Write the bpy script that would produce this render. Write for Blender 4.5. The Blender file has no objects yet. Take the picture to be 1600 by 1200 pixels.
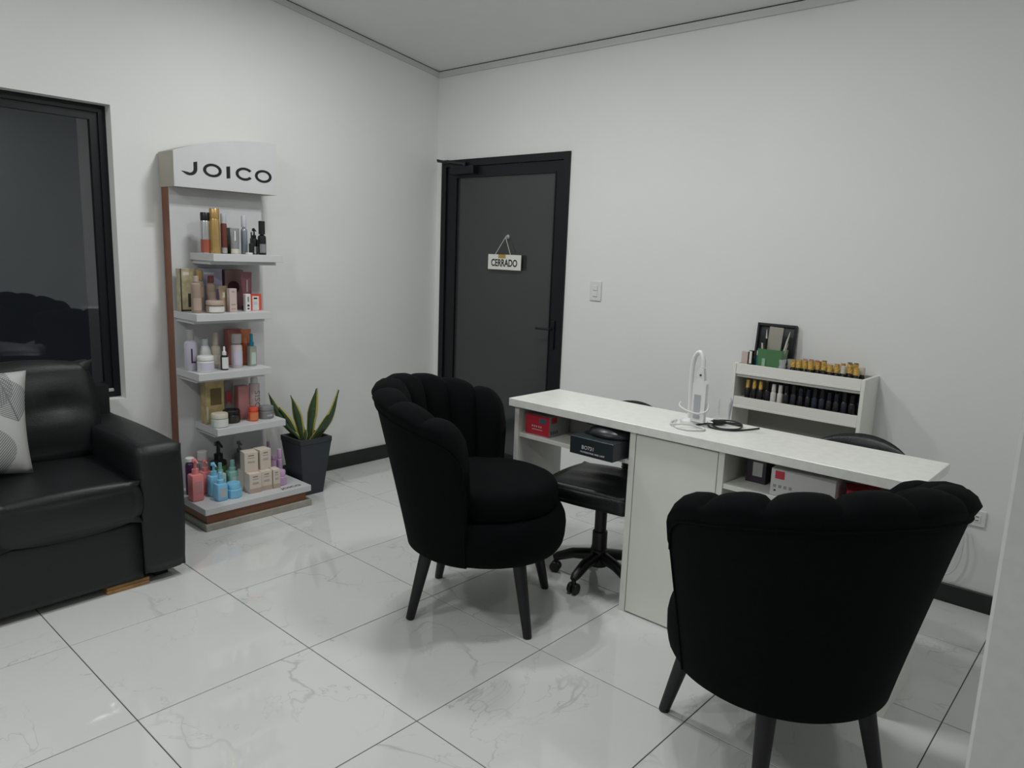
import bpy, bmesh, math, random
from mathutils import Vector, Matrix
random.seed(7)
sc = bpy.context.scene
COL = sc.collection
PI = math.pi

# ---------------------------------------------------------------- camera
cam_d = bpy.data.cameras.new('camera'); cam = bpy.data.objects.new('camera', cam_d); COL.objects.link(cam)
R = Vector((0.74138864, 0.67002372, 0.0375646)); U = Vector((-0.14499737, 0.10528403, 0.98381453)); F = Vector((-0.65522412, 0.73483569, -0.17520806))
m = Matrix((R, U, -F)).transposed().to_4x4(); m.translation = Vector((3.97064, -3.58383, 1.44673))
cam.matrix_world = m
cam_d.sensor_width = 36.0; cam_d.lens = 1148.74 * 36.0 / 1600.0; cam_d.clip_start = 0.02
sc.camera = cam
# ---------------------------------------------------------------- world: night outside, no daylight
w = bpy.data.worlds.new('world'); sc.world = w; w.use_nodes = True
w.node_tree.nodes['Background'].inputs[0].default_value = (0.012, 0.014, 0.018, 1)
w.node_tree.nodes['Background'].inputs[1].default_value = 1.0
# ---------------------------------------------------------------- ceiling lamps (their housings are built further down)
CEIL0, CEILS = 2.645, 0.135                 # ceiling height at the door wall, rise per metre towards the room
def ceil_z(y): return CEIL0 - CEILS * y
LAMPS = [(2.5, -1.5, 18.5), (1.2, -1.5, 24.0), (2.5, -4.3, 31.0), (1.2, -4.3, 26.0), (4.6, -1.9, 9.0)]  # last one is unseen, added to brighten the floor at the right
for (lx, ly, lp) in LAMPS:
    for dx in (-.06, .06):                   # twin tubes
        ld = bpy.data.lights.new('ceiling_lamp_light', 'AREA'); ld.shape = 'RECTANGLE'; ld.size = 0.035; ld.size_y = 0.26
        ld.energy = lp / 2; ld.color = (0.985, 1.0, 0.985)
        lo = bpy.data.objects.new('ceiling_lamp_light', ld); COL.objects.link(lo)
        lo.location = (lx + dx, ly, ceil_z(ly) - 0.075)
# weak outdoor light, added to brighten the wall return seen through the window
ld = bpy.data.lights.new('added_outdoor_light', 'POINT'); ld.energy = 14.0; ld.shadow_soft_size = .12; ld.color = (1.0, .97, .92)
lo = bpy.data.objects.new('added_outdoor_light', ld); COL.objects.link(lo); lo.location = (-1.9, -4.6, 3.0)
# ---------------------------------------------------------------- exposure
vs = sc.view_settings
vs.view_transform = 'Standard'; vs.look = 'None'; vs.gamma = 1.0; vs.use_curve_mapping = False
vs.exposure = -0.56

# ================================================================= materials
M = {}
def nd(t, typ, **kw):
    n = t.nodes.new(typ)
    for k, v in kw.items(): setattr(n, k, v)
    return n
def mat(name, col, rough=0.5, metal=0.0, spec=0.5, var=0.0, vscale=8.0, bump=0.0, bscale=60.0, trans=0.0, alpha=1.0, coat=0.0):
    if name in M: return M[name]
    mt = bpy.data.materials.new(name); mt.use_nodes = True; t = mt.node_tree
    p = t.nodes['Principled BSDF']; L = t.links.new
    p.inputs['Base Color'].default_value = (*col, 1); p.inputs['Roughness'].default_value = rough
    p.inputs['Metallic'].default_value = metal; p.inputs['Specular IOR Level'].default_value = spec
    p.inputs['Transmission Weight'].default_value = trans; p.inputs['Alpha'].default_value = alpha
    p.inputs['Coat Weight'].default_value = coat
    tc = nd(t, 'ShaderNodeTexCoord')
    if var > 0:
        n = nd(t, 'ShaderNodeTexNoise'); n.inputs['Scale'].default_value = vscale; n.inputs['Detail'].default_value = 4
        L(tc.outputs['Object'], n.inputs['Vector'])
        r = nd(t, 'ShaderNodeMapRange'); r.inputs[1].default_value = .3; r.inputs[2].default_value = .7
        r.inputs[3].default_value = 1 - var; r.inputs[4].default_value = 1 + var
        L(n.outputs[0], r.inputs[0])
        mx = nd(t, 'ShaderNodeVectorMath', operation='SCALE'); mx.inputs[0].default_value = col
        L(r.outputs[0], mx.inputs['Scale']); L(mx.outputs[0], p.inputs['Base Color'])
    if bump > 0:
        n = nd(t, 'ShaderNodeTexNoise'); n.inputs['Scale'].default_value = bscale; n.inputs['Detail'].default_value = 3
        L(tc.outputs['Object'], n.inputs['Vector'])
        b = nd(t, 'ShaderNodeBump'); b.inputs['Strength'].default_value = bump; b.inputs['Distance'].default_value = .005
        L(n.outputs[0], b.inputs['Height']); L(b.outputs[0], p.inputs['Normal'])
    M[name] = mt; return mt

mat('wall_paint', (.78, .785, .775), .62, spec=.25, var=.015, vscale=1.5, bump=.06, bscale=90)
mat('ceiling_paint', (.80, .80, .80), .8, spec=.2, var=.01)
mat('partition_laminate', (.62, .62, .61), .6, var=.03, vscale=60)
mat('trim_paint', (.6, .6, .59), .6, var=.02)
mat('gap_dark', (.02, .02, .02), .9)
mat('black_skirting', (.012, .016, .015), .35, var=.2)
mat('grout', (.06, .058, .055), .9, var=.2)
mat('black_aluminium', (.005, .007, .009), .38, spec=.35, var=.1)
mat('door_glass', (.040, .043, .043), .09, spec=.6, var=.05, vscale=2)
mat('white_board', (.60, .605, .615), .42, var=.02)
mat('white_desk', (.82, .82, .77), .35, var=.008, vscale=20)
mat('desk_top', (.84, .84, .80), .28, var=.05, vscale=30)
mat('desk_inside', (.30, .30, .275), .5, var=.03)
mat('beige_board', (.43, .405, .34), .5, var=.03)
mat('brown_laminate', (.20, .072, .036), .42, var=.12, vscale=14)
mat('plinth_grey', (.35, .34, .30), .6, var=.12, vscale=25)
mat('lettering_black', (.006, .006, .007), .4)
mat('leather_black', (.006, .0078, .0088), .47, spec=.5, var=.2, vscale=6, bump=.2, bscale=170)
mat('leather_seat', (.0065, .0082, .009), .42, spec=.5, var=.2, vscale=6, bump=.25, bscale=120)
mat('fabric_black', (.0016, .0021, .0026), .9, spec=.12, var=.15, vscale=40, bump=.3, bscale=600)
mat('leg_black', (.0025, .003, .0034), .5, var=.1)
mat('plastic_black', (.004, .0045, .005), .4, var=.1)
mat('wood_block', (.36, .19, .07), .55, var=.25, vscale=30)
mat('pot_grey', (.030, .036, .044), .55, var=.1)
mat('soil', (.02, .014, .009), .95, var=.4, bump=.8)
mat('switch_white', (.72, .72, .71), .35, var=.01)
mat('slot_dark', (.03, .03, .03), .6)
mat('chrome', (.6, .6, .6), .2, metal=1.0)
mat('lamp_white', (.78, .79, .79), .3, var=.01)
mat('lamp_grey', (.42, .44, .48), .3, var=.02)
mat('cable_white', (.68, .69, .69), .4)
mat('cable_black', (.008, .008, .008), .4)
mat('clear_plastic', (.80, .82, .82), .1, alpha=.35)
mat('paper_white', (.75, .74, .70), .6, var=.02)
mat('tape_gold', (.42, .27, .06), .4)
mat('string_white', (.6, .6, .56), .8)

def tile_material():
    mt = bpy.data.materials.new('marble_tile'); mt.use_nodes = True; t = mt.node_tree; L = t.links.new
    p = t.nodes['Principled BSDF']; tc = nd(t, 'ShaderNodeTexCoord'); oi = nd(t, 'ShaderNodeObjectInfo')
    off = nd(t, 'ShaderNodeVectorMath', operation='SCALE'); off.inputs[0].default_value = (37, 53, 71); L(oi.outputs['Random'], off.inputs['Scale'])
    ad = nd(t, 'ShaderNodeVectorMath', operation='ADD'); L(tc.outputs['Object'], ad.inputs[0]); L(off.outputs[0], ad.inputs[1])
    def vein(scale, width, rough_):
        n = nd(t, 'ShaderNodeTexNoise'); n.inputs['Scale'].default_value = scale; n.inputs['Detail'].default_value = 5; n.inputs['Roughness'].default_value = rough_
        n.inputs['Distortion'].default_value = .6
        L(ad.outputs[0], n.inputs['Vector'])
        s = nd(t, 'ShaderNodeMath', operation='SUBTRACT'); s.inputs[1].default_value = .5; L(n.outputs[0], s.inputs[0])
        a = nd(t, 'ShaderNodeMath', operation='ABSOLUTE'); L(s.outputs[0], a.inputs[0])
        r = nd(t, 'ShaderNodeMapRange'); r.inputs[1].default_value = 0; r.inputs[2].default_value = width; r.inputs[3].default_value = 1; r.inputs[4].default_value = 0
        L(a.outputs[0], r.inputs[0]); return r
    v1 = vein(1.5, .008, .5); v2 = vein(2.6, .005, .55)
    msk = nd(t, 'ShaderNodeTexNoise'); msk.inputs['Scale'].default_value = 2.6; L(ad.outputs[0], msk.inputs['Vector'])
    mr = nd(t, 'ShaderNodeMapRange'); mr.inputs[1].default_value = .45; mr.inputs[2].default_value = .62; L(msk.outputs[0], mr.inputs[0])
    mu = nd(t, 'ShaderNodeMath', operation='MAXIMUM'); L(v1.outputs[0], mu.inputs[0]); L(v2.outputs[0], mu.inputs[1])
    mm = nd(t, 'ShaderNodeMath', operation='MULTIPLY'); L(mu.outputs[0], mm.inputs[0]); L(mr.outputs[0], mm.inputs[1])
    sc_ = nd(t, 'ShaderNodeMath', operation='MULTIPLY'); sc_.inputs[1].default_value = .55; L(mm.outputs[0], sc_.inputs[0])
    cl = nd(t, 'ShaderNodeTexNoise'); cl.inputs['Scale'].default_value = 2.0; cl.inputs['Detail'].default_value = 4; L(ad.outputs[0], cl.inputs['Vector'])
    cm = nd(t, 'ShaderNodeMix', data_type='RGBA'); cm.inputs[6].default_value = (.71, .72, .705, 1); cm.inputs[7].default_value = (.65, .662, .65, 1); L(cl.outputs[0], cm.inputs[0])
    mx = nd(t, 'ShaderNodeMix', data_type='RGBA'); mx.inputs[7].default_value = (.36, .36, .35, 1)
    L(cm.outputs[2], mx.inputs[6]); L(sc_.outputs[0], mx.inputs[0]); L(mx.outputs[2], p.inputs['Base Color'])
    p.inputs['Roughness'].default_value = .03; p.inputs['Specular IOR Level'].default_value = .55
    M['marble_tile'] = mt
tile_material()

def window_glass():
    mt = bpy.data.materials.new('window_glass'); mt.use_nodes = True; t = mt.node_tree; L = t.links.new
    for n in list(t.nodes): t.nodes.remove(n)
    o = nd(t, 'ShaderNodeOutputMaterial'); mx = nd(t, 'ShaderNodeMixShader'); tr = nd(t, 'ShaderNodeBsdfTransparent'); gl = nd(t, 'ShaderNodeBsdfGlossy')
    tr.inputs[0].default_value = (.95, .97, .96, 1); gl.inputs['Roughness'].default_value = .012; gl.inputs[0].default_value = (.95, .97, 1, 1)
    fr = nd(t, 'ShaderNodeFresnel'); fr.inputs[0].default_value = 1.5
    m2 = nd(t, 'ShaderNodeMath', operation='MULTIPLY'); m2.inputs[1].default_value = 2.0; m2.use_clamp = True; L(fr.outputs[0], m2.inputs[0])
    L(m2.outputs[0], mx.inputs[0]); L(tr.outputs[0], mx.inputs[1]); L(gl.outputs[0], mx.inputs[2]); L(mx.outputs[0], o.inputs[0])
    M['window_glass'] = mt
window_glass()

def pillow_material():
    # printed palm fronds: ribs fanning off a midrib, from the object's own flat coordinates
    mt = bpy.data.materials.new('palm_print_cotton'); mt.use_nodes = True; t = mt.node_tree; L = t.links.new
    p = t.nodes['Principled BSDF']; tc = nd(t, 'ShaderNodeTexCoord'); p.inputs['Roughness'].default_value = .85
    acc = None
    def mth(op, a, b=None, c=None):
        n = nd(t, 'ShaderNodeMath', operation=op)
        for i, v in enumerate((a, b, c)):
            if v is None: continue
            if isinstance(v, (int, float)): n.inputs[i].default_value = v
            else: L(v, n.inputs[i])
        return n.outputs[0]
    for (ox, oz, ang, ln) in [(-.02, -.20, 1.25, .26), (.10, -.22, 1.75, .22), (-.16, -.16, 1.0, .24), (.05, .02, 1.3, .24), (-.12, .05, 1.6, .2), (.17, .0, 1.9, .2)]:
        mp = nd(t, 'ShaderNodeMapping', vector_type='TEXTURE'); mp.inputs['Location'].default_value = (ox, 0, oz); mp.inputs['Rotation'].default_value = (0, -ang, 0)
        L(tc.outputs['Object'], mp.inputs['Vector']); sx = nd(t, 'ShaderNodeSeparateXYZ'); L(mp.outputs[0], sx.inputs[0])
        u, v = sx.outputs[0], sx.outputs[2]; av = mth('ABSOLUTE', v)
        ph = mth('SUBTRACT', u, mth('MULTIPLY', av, .9)); st = mth('SINE', mth('MULTIPLY', ph, 640.0)); st = mth('GREATER_THAN', st, -.15)
        un = mth('DIVIDE', u, ln); env = mth('MULTIPLY', mth('SINE', mth('MULTIPLY', un, PI)), .075)
        ins = mth('MULTIPLY', mth('LESS_THAN', av, env), mth('MULTIPLY', mth('GREATER_THAN', u, 0.0), mth('LESS_THAN', un, 1.0)))
        f = mth('MULTIPLY', mth('MAXIMUM', st, mth('LESS_THAN', av, .003)), ins)
        acc = f if acc is None else mth('MAXIMUM', acc, f)
    mx = nd(t, 'ShaderNodeMix', data_type='RGBA'); mx.inputs[6].default_value = (.50, .50, .495, 1); mx.inputs[7].default_value = (.17, .175, .18, 1)
    L(acc, mx.inputs[0]); L(mx.outputs[2], p.inputs['Base Color'])
    M['palm_print'] = mt
pillow_material()

def leaf_material():
    mt = bpy.data.materials.new('leaf_variegated'); mt.use_nodes = True; t = mt.node_tree; L = t.links.new
    p = t.nodes['Principled BSDF']; uv = nd(t, 'ShaderNodeUVMap'); sx = nd(t, 'ShaderNodeSeparateXYZ'); L(uv.outputs[0], sx.inputs[0])
    a = nd(t, 'ShaderNodeMath', operation='SUBTRACT'); a.inputs[1].default_value = .5; L(sx.outputs[0], a.inputs[0])
    b = nd(t, 'ShaderNodeMath', operation='ABSOLUTE'); L(a.outputs[0], b.inputs[0])
    wv = nd(t, 'ShaderNodeTexNoise'); wv.inputs['Scale'].default_value = 9; tc = nd(t, 'ShaderNodeTexCoord'); L(tc.outputs['Object'], wv.inputs['Vector'])
    ad = nd(t, 'ShaderNodeMath', operation='MULTIPLY_ADD'); ad.inputs[1].default_value = .12; L(wv.outputs[0], ad.inputs[0]); L(b.outputs[0], ad.inputs[2])
    g = nd(t, 'ShaderNodeMath', operation='GREATER_THAN'); g.inputs[1].default_value = .42; L(ad.outputs[0], g.inputs[0])
    n2 = nd(t, 'ShaderNodeTexNoise'); n2.inputs['Scale'].default_value = 5; mp = nd(t, 'ShaderNodeMapping'); mp.inputs['Scale'].default_value = (1, 1, 9)
    L(tc.outputs['Object'], mp.inputs[0]); L(mp.outputs[0], n2.inputs['Vector'])
    gm = nd(t, 'ShaderNodeMix', data_type='RGBA'); gm.inputs[6].default_value = (.012, .035, .016, 1); gm.inputs[7].default_value = (.06, .11, .045, 1); L(n2.outputs[0], gm.inputs[0])
    mx = nd(t, 'ShaderNodeMix', data_type='RGBA'); mx.inputs[7].default_value = (.52, .45, .10, 1); L(gm.outputs[2], mx.inputs[6]); L(g.outputs[0], mx.inputs[0])
    L(mx.outputs[2], p.inputs['Base Color']); p.inputs['Roughness'].default_value = .4
    M['leaf'] = mt
leaf_material()

# ================================================================= geometry helpers
def link(name, me, material=None, parent=None, smooth=False, angle=None):
    o = bpy.data.objects.new(name, me); COL.objects.link(o)
    if material is not None and not me.materials: me.materials.append(M[material] if isinstance(material, str) else material)
    if parent is not None: o.parent = parent
    if smooth:
        for f in me.polygons: f.use_smooth = True
        if angle is not None:
            try: me.set_sharp_from_angle(angle=math.radians(angle))
            except Exception: pass
    return o
def to_mesh(bm, name='mesh'):
    bmesh.ops.recalc_face_normals(bm, faces=bm.faces)
    me = bpy.data.meshes.new(name); bm.to_mesh(me); bm.free(); return me
def add_box(bm, x0, x1, y0, y1, z0, z1):
    v = [bm.verts.new(p) for p in ((x0, y0, z0), (x1, y0, z0), (x1, y1, z0), (x0, y1, z0), (x0, y0, z1), (x1, y0, z1), (x1, y1, z1), (x0, y1, z1))]
    for f in ((0, 3, 2, 1), (4, 5, 6, 7), (0, 1, 5, 4), (1, 2, 6, 5), (2, 3, 7, 6), (3, 0, 4, 7)): bm.faces.new([v[i] for i in f])
def box(name, b, material, parent=None, bevel=0.0, seg=1, smooth=False):
    bm = bmesh.new(); add_box(bm, *b)
    if bevel > 0: bmesh.ops.bevel(bm, geom=list(bm.edges), offset=bevel, segments=seg, affect='EDGES', profile=.5)
    return link(name, to_mesh(bm, name), material, parent, smooth or seg > 1, 40 if (smooth or seg > 1) else None)
def boxes(name, bs, material, parent=None):
    bm = bmesh.new()
    for b in bs: add_box(bm, *b)
    return link(name, to_mesh(bm, name), material, parent)
def lathe_mesh(prof, n=28, name='lathe', flute=None):
    bm = bmesh.new(); rings = []
    for (r, z) in prof:
        if r < 1e-5: rings.append([bm.verts.new((0, 0, z))])
        else: rings.append([bm.verts.new((r * math.cos(2 * PI * i / n), r * math.sin(2 * PI * i / n), z)) for i in range(n)])
    for a, b in zip(rings, rings[1:]):
        if len(a) == 1 and len(b) == 1: continue
        for i in range(n):
            j = (i + 1) % n
            if len(a) == 1: bm.faces.new((a[0], b[i], b[j]))
            elif len(b) == 1: bm.faces.new((a[i], b[0], a[j]))
            else: bm.faces.new((a[i], a[j], b[j], b[i]))
    if len(rings[0]) > 1: bm.faces.new(rings[0][::-1])
    if len(rings[-1]) > 1: bm.faces.new(rings[-1])
    return to_mesh(bm, name)
def lathe(name, prof, material, parent=None, n=28, loc=None, smooth=True):
    o = link(name, lathe_mesh(prof, n, name), material, parent, smooth, 35)
    if loc: o.location = loc
    return o
def tube_into(bm, pts, rads, n=10, cap=True):
    pts = [Vector(p) for p in pts]
    if not isinstance(rads, (list, tuple)): rads = [rads] * len(pts)
    rings = []; prev = None
    for i, p in enumerate(pts):
        d = (pts[min(i + 1, len(pts) - 1)] - pts[max(i - 1, 0)]).normalized()
        if prev is None:
            a = Vector((0, 0, 1)) if abs(d.z) < .9 else Vector((1, 0, 0)); x = d.cross(a).normalized()
        else:
            x = (prev - d * prev.dot(d)).normalized()
        prev = x; y = d.cross(x)
        rings.append([bm.verts.new(p + rads[i] * (math.cos(2 * PI * k / n) * x + math.sin(2 * PI * k / n) * y)) for k in range(n)])
    for a, b in zip(rings, rings[1:]):
        for k in range(n): bm.faces.new((a[k], a[(k + 1) % n], b[(k + 1) % n], b[k]))
    if cap: bm.faces.new(rings[0][::-1]); bm.faces.new(rings[-1])
def tube(name, pts, rads, material, parent=None, n=10):
    bm = bmesh.new(); tube_into(bm, pts, rads, n); return link(name, to_mesh(bm, name), material, parent, True, 50)
def spline(pts, k=8):
    out = []; P = [Vector(p) for p in pts]
    for i in range(len(P) - 1):
        p0, p1, p2, p3 = P[max(i - 1, 0)], P[i], P[i + 1], P[min(i + 2, len(P) - 1)]
        for j in range(k):
            t = j / k
            out.append(.5 * ((2 * p1) + (p2 - p0) * t + (2 * p0 - 5 * p1 + 4 * p2 - p3) * t * t + (3 * p1 - p0 - 3 * p2 + p3) * t ** 3))
    out.append(P[-1]); return out
def prism(name, poly, axis, a, b, material, parent=None):
    """outline in two coordinates, drawn out along axis ('x','y','z') from a to b"""
    bm = bmesh.new()
    def P3(p, c): return {'x': (c, p[0], p[1]), 'y': (p[0], c, p[1]), 'z': (p[0], p[1], c)}[axis]
    A = [bm.verts.new(P3(p, a)) for p in poly]; B = [bm.verts.new(P3(p, b)) for p in poly]; n = len(poly)
    bm.faces.new(A); bm.faces.new(B[::-1])
    for i in range(n): bm.faces.new((A[i], A[(i + 1) % n], B[(i + 1) % n], B[i]))
    return link(name, to_mesh(bm, name), material, parent)
def ring_mesh(name, outer, inner, axis, a, b, material, parent, closed=True):
    bm = bmesh.new(); n = len(outer)
    def P3(p, c): return {'x': (c, p[0], p[1]), 'y': (p[0], c, p[1]), 'z': (p[0], p[1], c)}[axis]
    V = [[bm.verts.new(P3(p, c)) for p in pl] for pl in (outer, inner) for c in (a, b)]
    oa, ob, ia, ib = V; rng = range(n if closed else n - 1)
    for i in rng:
        j = (i + 1) % n
        bm.faces.new((oa[i], oa[j], ia[j], ia[i])); bm.faces.new((ob[i], ob[j], ib[j], ib[i]))
        bm.faces.new((oa[i], oa[j], ob[j], ob[i])); bm.faces.new((ia[i], ia[j], ib[j], ib[i]))
    if not closed:
        for i in (0, n - 1): bm.faces.new((oa[i], ob[i], ib[i], ia[i]))
    return link(name, to_mesh(bm, name), material, parent)
def text(name, s, size, material, parent, loc, rot, extrude=.0004, sx=1.0, bold=0.0):
    cu = bpy.data.curves.new(name, 'FONT'); cu.body = s; cu.size = size; cu.extrude = extrude; cu.align_x = 'CENTER'; cu.align_y = 'CENTER'; cu.resolution_u = 3; cu.offset = bold
    o = bpy.data.objects.new(name, cu); COL.objects.link(o)
    dg = bpy.context.evaluated_depsgraph_get(); me = bpy.data.meshes.new_from_object(o.evaluated_get(dg))
    bpy.data.objects.remove(o); bpy.data.curves.remove(cu)
    o = link(name, me, material, parent); o.location = loc; o.rotation_euler = rot; o.scale = (sx, 1, 1); return o
def thing(name, label, cat, loc=(0, 0, 0), rz=0.0, group=None):
    o = bpy.data.objects.new(name, None); COL.objects.link(o); o.empty_display_size = .05
    o.location = loc; o.rotation_euler = (0, 0, rz); return tag(o, label, cat, group)
def tag(o, label, cat, group=None):
    o['label'] = label; o['category'] = cat
    if group: o['group'] = group
    return o
def struct(o, label=None):
    o['kind'] = 'structure'
    if label: o['label'] = label
    return o
def copy_tree(o, parent=None):
    c = o.copy(); COL.objects.link(c); c.parent = parent
    for ch in list(o.children): copy_tree(ch, c)
    return c
def ellipse(cx, cy, rx, ry, n=32, a0=0, a1=2 * PI, end=False):
    return [(cx + rx * math.cos(a0 + (a1 - a0) * i / (n if not end else n - 1)), cy + ry * math.sin(a0 + (a1 - a0) * i / (n if not end else n - 1))) for i in range(n)]

# ================================================================= the room
XR, YB, T = 5.4, -6.0, .18
WY0, WY1, WZ0, WZ1 = -3.75, -2.13, .632, 2.08        # window opening in the left wall
DX0, DX1, DZ1 = .058, 1.178, 2.055                    # door opening in the door wall
# floor: grout bed with one mesh tile per tile
fl = struct(box('floor', (-.1, XR, YB, .1, -.06, -.0022), 'grout'))
bm = bmesh.new(); g = .0016; add_box(bm, -.3 + g, .3 - g, -.3 + g, .3 - g, -.012, 0)
bmesh.ops.bevel(bm, geom=[e for e in bm.edges if all(v.co.z > -.001 for v in e.verts)], offset=.0012, segments=1, affect='EDGES')
tile_me = to_mesh(bm, 'tile')
cut = {}
y_lines = [0.0] + [-.408 - .6 * k for k in range(10)]
for i in range(9):
    for j in range(len(y_lines) - 1):
        ya, yb = y_lines[j], y_lines[j + 1]
        if j == 0:
            if 'first' not in cut:
                bm = bmesh.new(); add_box(bm, -.3 + g, .3 - g, yb - ya + g, 0, -.012, 0)
                bmesh.ops.bevel(bm, geom=[e for e in bm.edges if all(v.co.z > -.001 for v in e.verts)], offset=.0012, segments=1, affect='EDGES')
                cut['first'] = to_mesh(bm, 'tile')
            o = link('tile', cut['first'], 'marble_tile', fl); o.location = (.3 + .6 * i, 0, 0)
        else:
            o = link('tile', tile_me, 'marble_tile', fl); o.location = (.3 + .6 * i, (ya + yb) / 2, 0)
# left wall with the window opening, outside return beside the window
top = 3.7
struct(boxes('wall_left', [(-T, 0, YB, WY0, 0, top), (-T, 0, WY1, T, 0, top), (-T, 0, WY0, WY1, 0, WZ0), (-T, 0, WY0, WY1, WZ1, top)], 'wall_paint'))
struct(boxes('wall_outside_return', [(-.47, -T, WY1, WY1 + .25, 0, top)], 'wall_paint'))
struct(boxes('wall_back', [(0, DX0, 0, T, 0, top), (DX1, XR, 0, T, 0, top), (DX0, DX1, 0, T, DZ1, top)], 'wall_paint'))
struct(boxes('wall_right', [(XR, XR + T, YB, T, 0, top)], 'wall_paint'))
struct(boxes('wall_front', [(-T, XR + T, YB - T, YB, 0, top)], 'wall_paint'))
# partition wall end close to the camera at the right
PX, PY = 3.862, -2.62
struct(box('wall_partition', (PX, XR, PY, PY + .16, 0, top - .2), 'partition_laminate', bevel=.004))
# sloping ceiling, rising from the door wall towards the room
bm = bmesh.new()
vv = [bm.verts.new(p) for p in ((-T, T, ceil_z(T)), (XR + T, T, ceil_z(T)), (XR + T, YB - T, ceil_z(YB - T)), (-T, YB - T, ceil_z(YB - T)))]
v2 = [bm.verts.new(v.co + Vector((0, 0, .08))) for v in vv]
bm.faces.new(vv); bm.faces.new(v2[::-1])
for i in range(4): bm.faces.new((vv[i], vv[(i + 1) % 4], v2[(i + 1) % 4], v2[i]))
struct(link('ceiling', to_mesh(bm, 'ceiling'), 'ceiling_paint'))
# cornice strips, and thin dark strips that paint the shadow below the ceiling
def cornice(name, pts, mtl, w0, z0, z1):
    bm = bmesh.new(); q = []
    for (x, y, nx, ny) in pts:
        q.append([bm.verts.new((x + nx * a, y + ny * a, ceil_z(y) + b)) for a, b in ((0, z0), (w0, z0), (w0, z1), (0, z1))])
    for i in range(4): bm.faces.new((q[0][i], q[0][(i + 1) % 4], q[1][(i + 1) % 4], q[1][i]))
    bm.faces.new(q[0][::-1]); bm.faces.new(q[1])
    return struct(link(name, to_mesh(bm, name), mtl))
cornice('trim_1', ((0, 0, 1, 0), (0, YB, 1, 0)), 'trim_paint', .012, -.038, -.0055)
cornice('trim_2', ((.012, 0, 0, -1), (XR, 0, 0, -1)), 'trim_paint', .012, -.042, -.0045)
cornice('gap_shade_1', ((0, 0, 1, 0), (0, YB, 1, 0)), 'gap_dark', .009, -.0056, .004)
cornice('gap_shade_2', ((.012, 0, 0, -1), (XR, 0, 0, -1)), 'gap_dark', .009, -.0046, .004)
struct(box('baseboard_left', (0, .014, YB, 0, 0, .098), 'black_skirting', bevel=.003))
struct(box('baseboard_back', (DX1 + .001, XR, -.014, 0, 0, .085), 'black_skirting', bevel=.003))

# ---------------------------------------------------------------- window
wn = bpy.data.objects.new('window_1', None); COL.objects.link(wn); struct(wn, 'black aluminium framed window with dark night glass')
fx0, fx1 = -.125, -.067
def frame_rect(name, y0, y1, z0, z1, w_, x0, x1, mtl, parent):
    return boxes(name, [(x0, x1, y0, y1, z0, z0 + w_), (x0, x1, y0, y1, z1 - w_, z1), (x0, x1, y0, y0 + w_, z0 + w_, z1 - w_), (x0, x1, y1 - w_, y1, z0 + w_, z1 - w_)], mtl, parent)
frame_rect('window_frame', WY0, WY1, WZ0 + .004, WZ1, .034, fx0, fx1, 'black_aluminium', wn)
sash = frame_rect('sash', -2.95, WY1 - .034, WZ0 + .045, WZ1 - .034, .036, -.108, -.078, 'black_aluminium', wn)
sash2 = frame_rect('sash', WY0 + .034, -2.90, WZ0 + .045, WZ1 - .034, .036, -.140, -.110, 'black_aluminium', wn)
boxes('pane', [(-.095, -.091, -2.92, WY1 - .06, WZ0 + .07, WZ1 - .06)], 'window_glass', wn)
boxes('pane', [(-.127, -.123, WY0 + .06, -2.93, WZ0 + .07, WZ1 - .06)], 'window_glass', wn)
box('track_rail', (-.076, -.062, WY0 + .034, WY1 - .034, WZ0 + .030, WZ0 + .046), 'lamp_grey', wn, bevel=.003)
# ---------------------------------------------------------------- glazed door
dr = bpy.data.objects.new('door_1', None); COL.objects.link(dr); struct(dr, 'black aluminium door with dark grey glass and closer arm')
boxes('door_frame', [(DX0, DX0 + .045, -.012, .06, 0, DZ1), (DX1 - .045, DX1, -.012, .06, 0, DZ1), (DX0 + .045, DX1 - .045, -.012, .06, DZ1 - .045, DZ1)], 'black_aluminium', dr)
lx0, lx1 = DX0 + .048, DX1 - .048
leaf = boxes('door_leaf', [(lx0, lx0 + .085, .0, .04, .012, DZ1 - .048), (lx1 - .058, lx1, .0, .04, .012, DZ1 - .048), (lx0 + .085, lx1 - .058, .0, .04, DZ1 - .108, DZ1 - .048), (lx0 + .085, lx1 - .058, .0, .04, .012, .10)], 'black_aluminium', dr)
box('pane', (lx0 + .08, lx1 - .055, .014, .022, .095, DZ1 - .103), 'door_glass', dr)
boxes('glazing_bead', [(lx0 + .085, lx0 + .097, -.004, .012, .10, DZ1 - .108), (lx1 - .066, lx1 - .058, -.004, .012, .10, DZ1 - .108), (lx0 + .097, lx1 - .066, -.004, .012, DZ1 - .118, DZ1 - .108)], 'black_aluminium', dr)
hd = box('handle_plate', (lx1 - .042, lx1 - .014, -.012, -.0, .86, 1.04), 'black_aluminium', dr, bevel=.003)
tube('lever', [(lx1 - .028, -.010, .99), (lx1 - .028, -.045, .99), (lx1 - .04, -.052, .99), (lx1 - .13, -.052, .988)], [.008, .008, .008, .006], 'black_aluminium', hd)
cb = box('closer_body', (.175, .40, -.05, 0, 1.955, 2.005), 'black_aluminium', dr, bevel=.004)
tube('closer_arm', [(.30, -.035, 2.02), (.155, -.14, 2.035)], .009, 'black_aluminium', cb)
tube('closer_arm', [(.155, -.14, 2.04), (.10, -.012, 2.045)], .007, 'black_aluminium', cb)
tube('closer_pivot', [(.30, -.03, 2.0), (.30, -.03, 2.032)], .016, 'black_aluminium', cb)
box('closer_shoe', (.075, .13, -.022, -.012, 2.03, 2.056), 'black_aluminium', cb)
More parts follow.
